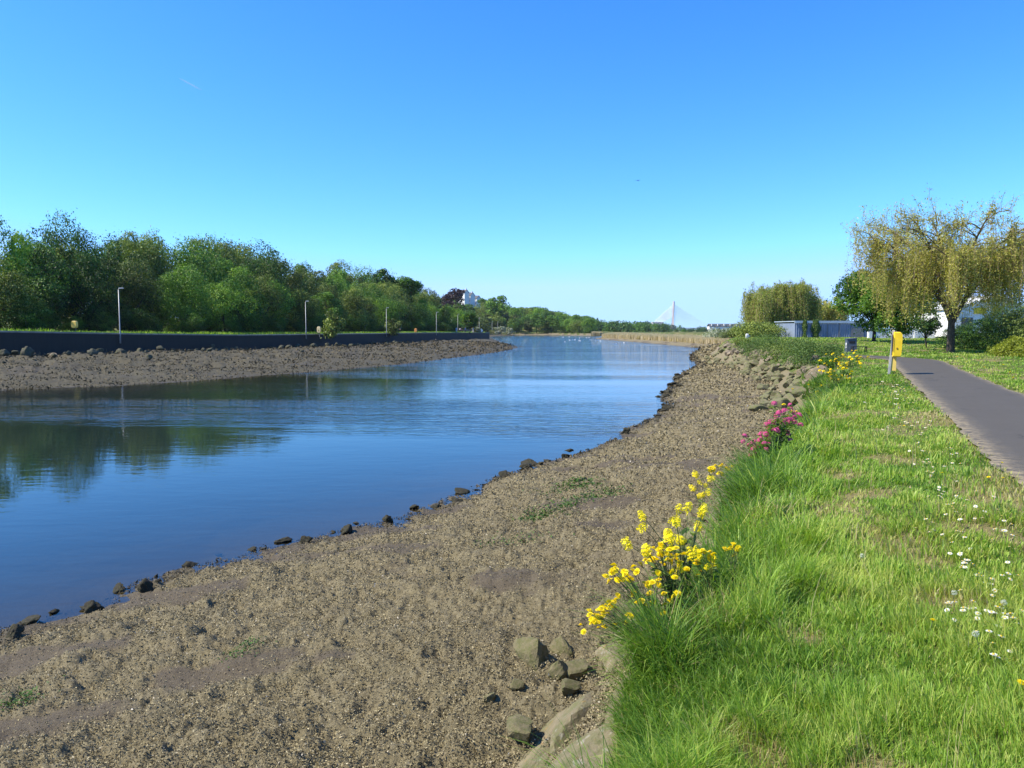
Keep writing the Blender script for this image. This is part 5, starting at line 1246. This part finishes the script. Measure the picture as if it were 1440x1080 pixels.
def head_meshes():
    out = {}
    g = np.random.default_rng(5)
    V, Q = petals(g, 13, 1, .15, .42, 3); dome = V.copy()
    out['button'] = npmesh('flower_head', np.vstack([dome, dome*[.6, .6, 1]+[0, 0, .25]]), [np.vstack([Q, Q+len(V)])], M['petal_yellow'], None, {'tint': g.uniform(0, 1, 2*len(V))}, link=False).data
    Vs, Qs, off = [], [], 0
    for i in range(16):      # raceme of small four-petalled flowers
        a = i*2.4; zz = (i/16-.5)*1.9; rr_ = .62*(1-abs(zz)*.35); v, q = petals(g, 4, .42, .1, .9); th = g.uniform(.5, 1.2)
        c, s = math.cos(th), math.sin(th); v = np.stack([v[:, 0]*c+v[:, 2]*s, v[:, 1], -v[:, 0]*s+v[:, 2]*c], 1)
        ca, sa = math.cos(a), math.sin(a); v = np.stack([v[:, 0]*ca-v[:, 1]*sa, v[:, 0]*sa+v[:, 1]*ca, v[:, 2]], 1)+[ca*rr_, sa*rr_, zz]
        Vs.append(v); Qs.append(q+off); off += len(v)
    Vs = np.concatenate(Vs); out['raceme'] = npmesh('flower_head', Vs, [np.concatenate(Qs)], M['petal_yellow'], None, {'tint': g.uniform(.3, 1, len(Vs))}, link=False).data
    Vs, Qs, off = [], [], 0
    for i in range(44):
        d = g.normal(0, 1, 3); d[2] = abs(d[2])*.9+.1; d /= np.linalg.norm(d); v, q = petals(g, 5, .26, .1, .8)
        M_ = Vector(d).to_track_quat('Z', 'Y').to_matrix(); v = v@np.array(M_).T+d*[.85, .85, .75]; Vs.append(v); Qs.append(q+off); off += len(v)
    Vs = np.concatenate(Vs); out['valerian'] = npmesh('flower_head', Vs, [np.concatenate(Qs)], M['petal_pink'], None, {'tint': g.uniform(0, 1, len(Vs))}, link=False).data
    return out
HEAD = head_meshes()
def herb_leaves(mb_, g, pts, n, size):
    for _ in range(n):
        p_ = pts[g.integers(0, len(pts))]; a = g.uniform(0, 6.3); d = np.array([math.cos(a), math.sin(a), g.uniform(-.1, .8)]); s = np.array([-d[1], d[0], 0])*size*.22
        L_ = size*g.uniform(.6, 1.3); mb_.add([p_, p_+d*L_*.5+s, p_+d*L_+[0, 0, -.25*L_], p_+d*L_*.5-s], [[0, 1, 2, 3]])
def flower_plant(name, base, heads, label, kind='button', rad=.021, stemr=.0035, nl=90, lsize=.08, mat='leaf_ivy', cat='flower', group=None, low=.35):
    g = np.random.default_rng(abs(hash(label)) % 9999 if False else sum(map(ord, label))); base = np.array(base)
    root = empty(name, base); tag(root, label, cat, group)
    st, lf = MB(), MB(); allp = []
    for (p_, kd) in heads:
        e = np.array(p_)-base; hh = e[2]; m1 = np.array([e[0]*.18+g.normal(0, .012), e[1]*.18+g.normal(0, .012), hh*.45]); m0 = np.array([g.normal(0, .03), g.normal(0, .03), -.05])
        P_ = smooth3([m0, m1, e*[.72, .72, .82]+[g.normal(0, .006)]*2+[0] if False else np.array([e[0]*.68, e[1]*.68, hh*.82]), e], 4)
        st.tube(P_, np.linspace(stemr, stemr*.45, len(P_)), 5, cap=False); allp += list(P_[1:int(len(P_)*(1-low))])
    herb_leaves(lf, g, np.array(allp), nl, lsize)
    st.build('stem', M['stem_green'], root, True); lf.build('leaves', M[mat], root, attrs={'tint': np.repeat(g.uniform(.1, 1, lf.n//4), 4)})
    for (p_, kd) in heads:
        o = bpy.data.objects.new('flower_head', HEAD[kd or kind]); COL.objects.link(o); o.parent = root; o.location = np.array(p_)-base
        o.rotation_euler = (g.normal(0, .45), g.normal(0, .45), g.uniform(0, 6.3)); o.scale = (rad*g.uniform(.8, 1.2)*(1.15 if kd == 'raceme' else 1),)*3
    return root
def hd(lst, y, kd=None, jit=.10, seed=1):
    g = np.random.default_rng(seed); lst = lst+[(a+g.normal(0, 13), b_+g.normal(0, 10), *e) for a, b_, *e in lst if g.uniform() < .7]
    return [(at(780+a/2.7, 560+b_/2.7, y+g.normal(0, jit)), 'raceme' if len(e) else kd) for a, b_, *e in lst]
p = ground_at(1018, 712); flower_plant('ragwort_plant', (p.x+.05, p.y, p.z), hd([(590, 265), (610, 258), (630, 260), (650, 266), (672, 262), (600, 278), (660, 275), (635, 288), (712, 313)], p.y, None, .08, 1), 'tall thin yellow-flowered plant standing by itself above the grey stones', 'button', .052, .004, 50, .09)
p = ground_at(985, 735); flower_plant('rape_plant', (p.x, p.y, p.z), hd([(540, 290, 1), (550, 318, 1), (520, 340, 1), (588, 305, 1), (565, 365, 1), (580, 360, 1)], p.y, None, .08, 2), 'slender plant with few small yellow blooms beside the tall thin one', 'raceme', .042, .003, 24, .09)
y = 5.3; b0 = at(962, 880, y); b0.z = gz(b0.x, y)
flower_plant('rape_plant', b0, hd([(505, 415, 1), (562, 438, 1), (460, 470, 1), (543, 490, 1), (335, 450, 1), (333, 490, 1), (275, 545, 1), (430, 510, 1), (440, 530, 1), (512, 580, 1), (555, 425, 1), (470, 535, 1)], y, None, .12, 3), 'tallest yellow plant with loose flower spikes behind the dense flower clump', 'raceme', .031, .0042, 50, .10)
y = 5.0; b0 = at(945, 892, y); b0.z = gz(b0.x, y)
flower_plant('ragwort_plant', b0, hd([(345, 575, 1), (375, 570), (405, 560), (460, 570), (440, 600), (400, 600), (345, 615), (325, 630), (420, 635), (380, 640), (475, 625), (500, 658), (455, 680), (425, 590), (360, 600), (390, 615), (450, 620), (410, 575), (435, 575), (465, 600), (480, 645, 1), (370, 625), (345, 585, 1), (445, 660), (395, 580), (430, 615)], y, None, .12, 4), 'dense clump of yellow button flowers at the heart of the flower group', 'button', .030, .0035, 80, .085)
y = 5.1; b0 = at(1000, 880, y); b0.z = gz(b0.x, y)
flower_plant('ragwort_plant', b0, hd([(550, 600), (570, 585), (595, 598), (545, 625), (580, 640, 1), (555, 660), (460, 655, 1), (520, 600, 1), (605, 592), (560, 578), (535, 630), (585, 600)], y, None, .08, 5), 'yellow-flowered plant with green leaves beside the dense clump, nearer the grass', 'button', .027, .0035, 60, .08)
y = 5.2; b0 = at(1032, 865, y); b0.z = gz(b0.x, y)
flower_plant('ragwort_plant', b0, hd([(655, 580), (662, 574), (670, 567), (690, 572), (697, 568), (685, 597)], y, None, .04, 6), 'lone yellow-flowered stem rising out of the long grass', 'button', .026, .0035, 24, .06)
y = 4.7; b0 = at(917, 905, y); b0.z = gz(b0.x, y)
flower_plant('ragwort_plant', b0, hd([(215, 665), (230, 645), (240, 690), (268, 670), (295, 690), (312, 660), (210, 695), (370, 700), (395, 690), (350, 720), (300, 752), (360, 750), (315, 778), (348, 788), (375, 775), (415, 745), (420, 785), (412, 818), (455, 755), (222, 655), (265, 660), (385, 695), (285, 690), (355, 708), (295, 745)], y, None, .12, 7), 'yellow-flowered plant leaning out over the shells beneath the dense clump', 'button', .026, .0032, 60, .07)
y = 4.5; b0 = at(905, 915, y); b0.z = gz(b0.x, y)
flower_plant('ragwort_plant', b0, hd([(150, 822), (165, 805), (180, 795), (195, 785), (205, 772), (215, 780), (225, 772), (140, 840), (172, 848), (188, 868), (160, 830), (185, 815), (205, 800), (240, 750), (110, 887), (265, 830), (290, 828), (275, 850), (287, 862), (240, 862), (460, 900), (133, 822), (150, 845), (170, 832), (195, 800), (180, 822), (210, 788)], y, None, .07, 8), 'lowest yellow-flowered plant with a flat flower cluster reaching over the mud', 'button', .023, .003, 60, .06)
# pink valerian
p = ground_at(1098, 640); p = Vector((on_z(1080, 650, -.15).x, on_z(1080, 650, -.15).y, 0)); p.z = gz(p.x, p.y); g = np.random.default_rng(9); hs_ = []
for i in range(100):
    t = g.uniform(0, 1); px = 1050+68*t+g.normal(0, 8); py = 645-66*t+g.normal(0, 11); hs_.append((at(px, py, p.y+g.normal(.1, .2)+t*.8), None))
flower_plant('valerian_plant', (p.x, p.y, p.z), hs_, 'bushy pink-magenta valerian in flower at the grass edge', 'valerian', .043, .004, 2600, .075, 'leaf_fresh', low=.15)
y = 14.5; b0 = at(1120, 600, y); b0.z = gz(b0.x, y)
flower_plant('ragwort_plant', b0, [(at(a, b_, y+.1), None) for a, b_ in ((1112, 578), (1116, 581), (1120, 579), (1108, 585), (1102, 569))], 'small yellow-flowered plant just behind the pink valerian', 'button', .045, .005, 60, .12)
# yellow flowers on the bank by the revetment
g = np.random.default_rng(15)
for k, (px, py, n, lab) in enumerate([(1175, 538, 14, 'yellow-flowered plant lowest on the bank by the revetment'), (1166, 524, 10, 'yellow-flowered plant on the stones beside the bright green clump'), (1186, 527, 12, 'broad yellow-flowered plant on the bank below the litter bin'), (1178, 513, 10, 'yellow-flowered plant halfway up the bank below the litter bin'), (1194, 512, 12, 'yellow-flowered plant near the top of the bank below the bench'), (1207, 508, 7, 'small yellow-flowered plant at the bank top under the bench'), (1160, 504, 5, 'sparse yellow flowers above the large bramble bush'), (1137, 560, 4, 'few yellow flowers at the mud edge below the bank')]):
    p = ground_at(px, py+4); hs_ = [(Vector((p.x+g.normal(0, .26), p.y+g.normal(0, .5), p.z+g.uniform(.15, .6))), None) for _ in range(n)]
    flower_plant('ragwort_plant', p, hs_, lab, 'button', .075, .006, 50, .16)
# daisies, dandelions
def daisy_proto():
    g = np.random.default_rng(2); root = None
    mb = MB(); mb.tube([[0, 0, -.06], [.004, 0, .03], [0, 0, .06]], [.0014, .0014, .0012], 4, cap=False); root = mb.build('daisy', M['stem_green'])
    V, Q = petals(g, 16, .0135, .12, .30, 2); V = V+[0, 0, .06]; pt = npmesh('petals', V, [Q], M['petal_white'], root, {'tint': g.uniform(0, 1, len(V))})
    mb = MB(); mb.tube([[0, 0, .060], [0, 0, .064], [0, 0, .0655]], [.0048, .004, .001], 8); mb.build('centre', M['eye_yellow'], pt)
    return root
dp0 = daisy_proto(); g = np.random.default_rng(33); first = True; cnt = 0
def place(proto, px, py, sc, label, cat, group, first):
    p = ground_at(px, py); o = proto if first else copy_tree(proto); o.location = (p.x, p.y, p.z+.0); o.rotation_euler = (g.normal(0, .25), g.normal(0, .25), g.uniform(0, 6.3)); o.scale = (sc,)*3
    return tag(o, label, cat, group)
strips = [((1250, 548), (1270, 580), 34, 10), ((1258, 590), (1305, 612), 20, 9), ((1296, 632), (1330, 680), 26, 14), ((1300, 680), (1352, 735), 28, 22), ((1310, 745), (1350, 790), 12, 22), ((1345, 800), (1400, 840), 20, 16), ((1325, 862), (1430, 890), 26, 12), ((1370, 905), (1425, 950), 6, 14), ((1235, 560), (1250, 640), 6, 16), ((1390, 720), (1438, 800), 12, 24)]
for a, b_, n, j in strips:
    for i in range(int(n*1.35)):
        t = g.uniform(0, 1); px = a[0]+(b_[0]-a[0])*t+g.normal(0, j); py = a[1]+(b_[1]-a[1])*t+g.normal(0, j*.6)
        p = ground_at(px, py)
        if line_d(PATHS, np.array([p.x]), np.array([p.y]))[0] < PATHW+.15: continue
        place(dp0, px, py, g.uniform(1.05, 1.45)*max(1.0, (p.length/9)**.8), 'small white daisy in the mown grass beside the path', 'daisy', 'white daisies in the mown grass', first); first = False
def dandelion_proto():
    mb = MB(); mb.tube([[0, 0, -.08], [.006, 0, .03], [0, 0, .085]], [.002, .002, .0018], 5, cap=False); root = mb.build('dandelion', M['stem_green'])
    g2 = np.random.default_rng(4); V, Q = petals(g2, 22, .019, .3, .25, 4); npmesh('flower_head', V+[0, 0, .085], [Q], M['petal_yellow'], root, {'tint': g2.uniform(0, 1, len(V))}); return root
dd = dandelion_proto()
for k, (px, py, lab) in enumerate([(1416, 876, 'yellow dandelion among white daisies near a seed clock'), (1308, 898, 'yellow dandelion alone in the grass before the daisies'), (1327, 678, 'yellow dandelion among the daisies halfway along the verge'), (1272, 607, 'yellow dandelion beside the far daisy patch'), (1392, 683, 'yellow dandelion at the path edge'), (1411, 686, 'yellow dandelion nearest the path edge'), (1428, 985, 'yellow dandelion in the shaded corner of the long grass'), (1405, 662, 'small yellow dandelion touching the asphalt edge')]): place(dd, px, py, 1.15, lab, 'dandelion', 'yellow dandelions in the grass', k == 0)
for k, (px, py) in enumerate([(1358, 516), (1385, 524), (1410, 520), (1375, 513), (1425, 531), (1398, 515), (1430, 540), (1345, 507)]):
    place(dd, px, py, 2.4, 'yellow dandelion on the lawn across the path', 'dandelion', 'dandelions on the lawn across the path', False)
def clock_proto():
    mb = MB(); mb.tube([[0, 0, -.08], [.005, 0, .06], [0, 0, .14]], [.002, .002, .0015], 5, cap=False); root = mb.build('dandelion_clock', M['stem_green'])
    g2 = np.random.default_rng(6); n = 150; d = g2.normal(0, 1, (n, 3)); d /= np.linalg.norm(d, axis=1, keepdims=True); V, Q = leaf_quads(d*.015+[0, 0, .14], d, .0042, g2, .5)
    npmesh('seed_head', V, [Q], M['clock'], root, {'tint': np.repeat(g2.uniform(0, 1, n), 4)}); return root
ck = clock_proto()
for k, (px, py, lab) in enumerate([(1340, 868, 'round grey dandelion seed clock above the daisies'), (1200, 803, 'dandelion seed clock alone in the long grass'), (1399, 872, 'dandelion seed clock beside the yellow dandelion'), (1380, 930, 'half-blown dandelion seed clock in the lower grass')]): place(ck, px, py, 1.0, lab, 'dandelion clock', 'dandelion seed clocks', k == 0)
# ------------------------------------------------------------------ light, sky, camera
w = bpy.data.worlds.new('World'); S.world = w; w.use_nodes = True
nt = w.node_tree; nt.nodes.clear(); b = NB(nt)
sky = b.n('TexSky'); sky.sky_type = 'NISHITA'; sky.sun_disc = False
sky.sun_elevation = SUN_EL; sky.sun_rotation = SUN_AZ % (2*math.pi)
sky.altitude = 0; sky.air_density = 1.0; sky.dust_density = .05; sky.ozone_density = 2.0
sp = b.n('SeparateColor'); b.put(sp.inputs[0], sky)
cb = b.n('CombineColor')
K = .11
SKYG = tuple((g, a*K**(g-1)) for g, a in ((1.5, 1.22), (1.12, 1.62), (1.0, 2.45)))
for k in range(3):
    g, a = SKYG[k]
    b.put(cb.inputs[k], b.math('MINIMUM', b.math('MULTIPLY', b.math('POWER', sp.outputs[k], g), a), (.56, .93, 1.9)[k]/K))
bg = b.n('Background'); b.put(bg.inputs[0], cb); bg.inputs[1].default_value = K/1.62
ow = nt.nodes.new('ShaderNodeOutputWorld'); nt.links.new(bg.outputs[0], ow.inputs[0])
L = bpy.data.lights.new('sun', 'SUN'); L.energy = 4.9; L.angle = R(.53); L.color = (1, .925, .76)
lo = bpy.data.objects.new('sun', L); COL.objects.link(lo)
sv = Vector((math.sin(SUN_AZ)*math.cos(SUN_EL), math.cos(SUN_AZ)*math.cos(SUN_EL), math.sin(SUN_EL)))
lo.rotation_euler = sv.to_track_quat('Z', 'Y').to_euler(); lo.location = sv*50
cd = bpy.data.cameras.new('camera'); co = bpy.data.objects.new('camera', cd); COL.objects.link(co)
co.location = (0, 0, EYE); co.rotation_euler = (R(90)-PITCH, 0, 0)
cd.sensor_width = 36; cd.lens = 36*F/1440; cd.clip_start = .05; cd.clip_end = 20000
S.camera = co
hz_ = MB(); hz_.box((0, 1500, 36), (5200, 3400, 84)); hb = hz_.build('haze'); tag(hb, 'thin summer haze over the river valley', 'haze', kind='stuff')
m, nt, out = new_mat('haze'); pv = nt.nodes.new('ShaderNodeVolumePrincipled'); pv.inputs['Color'].default_value = (.86, .93, 1, 1); pv.inputs['Density'].default_value = .000055; pv.inputs['Anisotropy'].default_value = .1
nt.links.new(pv.outputs[0], out.inputs['Volume']); hb.data.materials.append(m)
S.view_settings.view_transform = 'Standard'; S.view_settings.look = 'None'
S.view_settings.exposure = 0.696; S.view_settings.gamma = 1.0
S.cycles.max_bounces = 8; S.cycles.transparent_max_bounces = 12
S.cycles.caustics_reflective = False; S.cycles.caustics_refractive = False
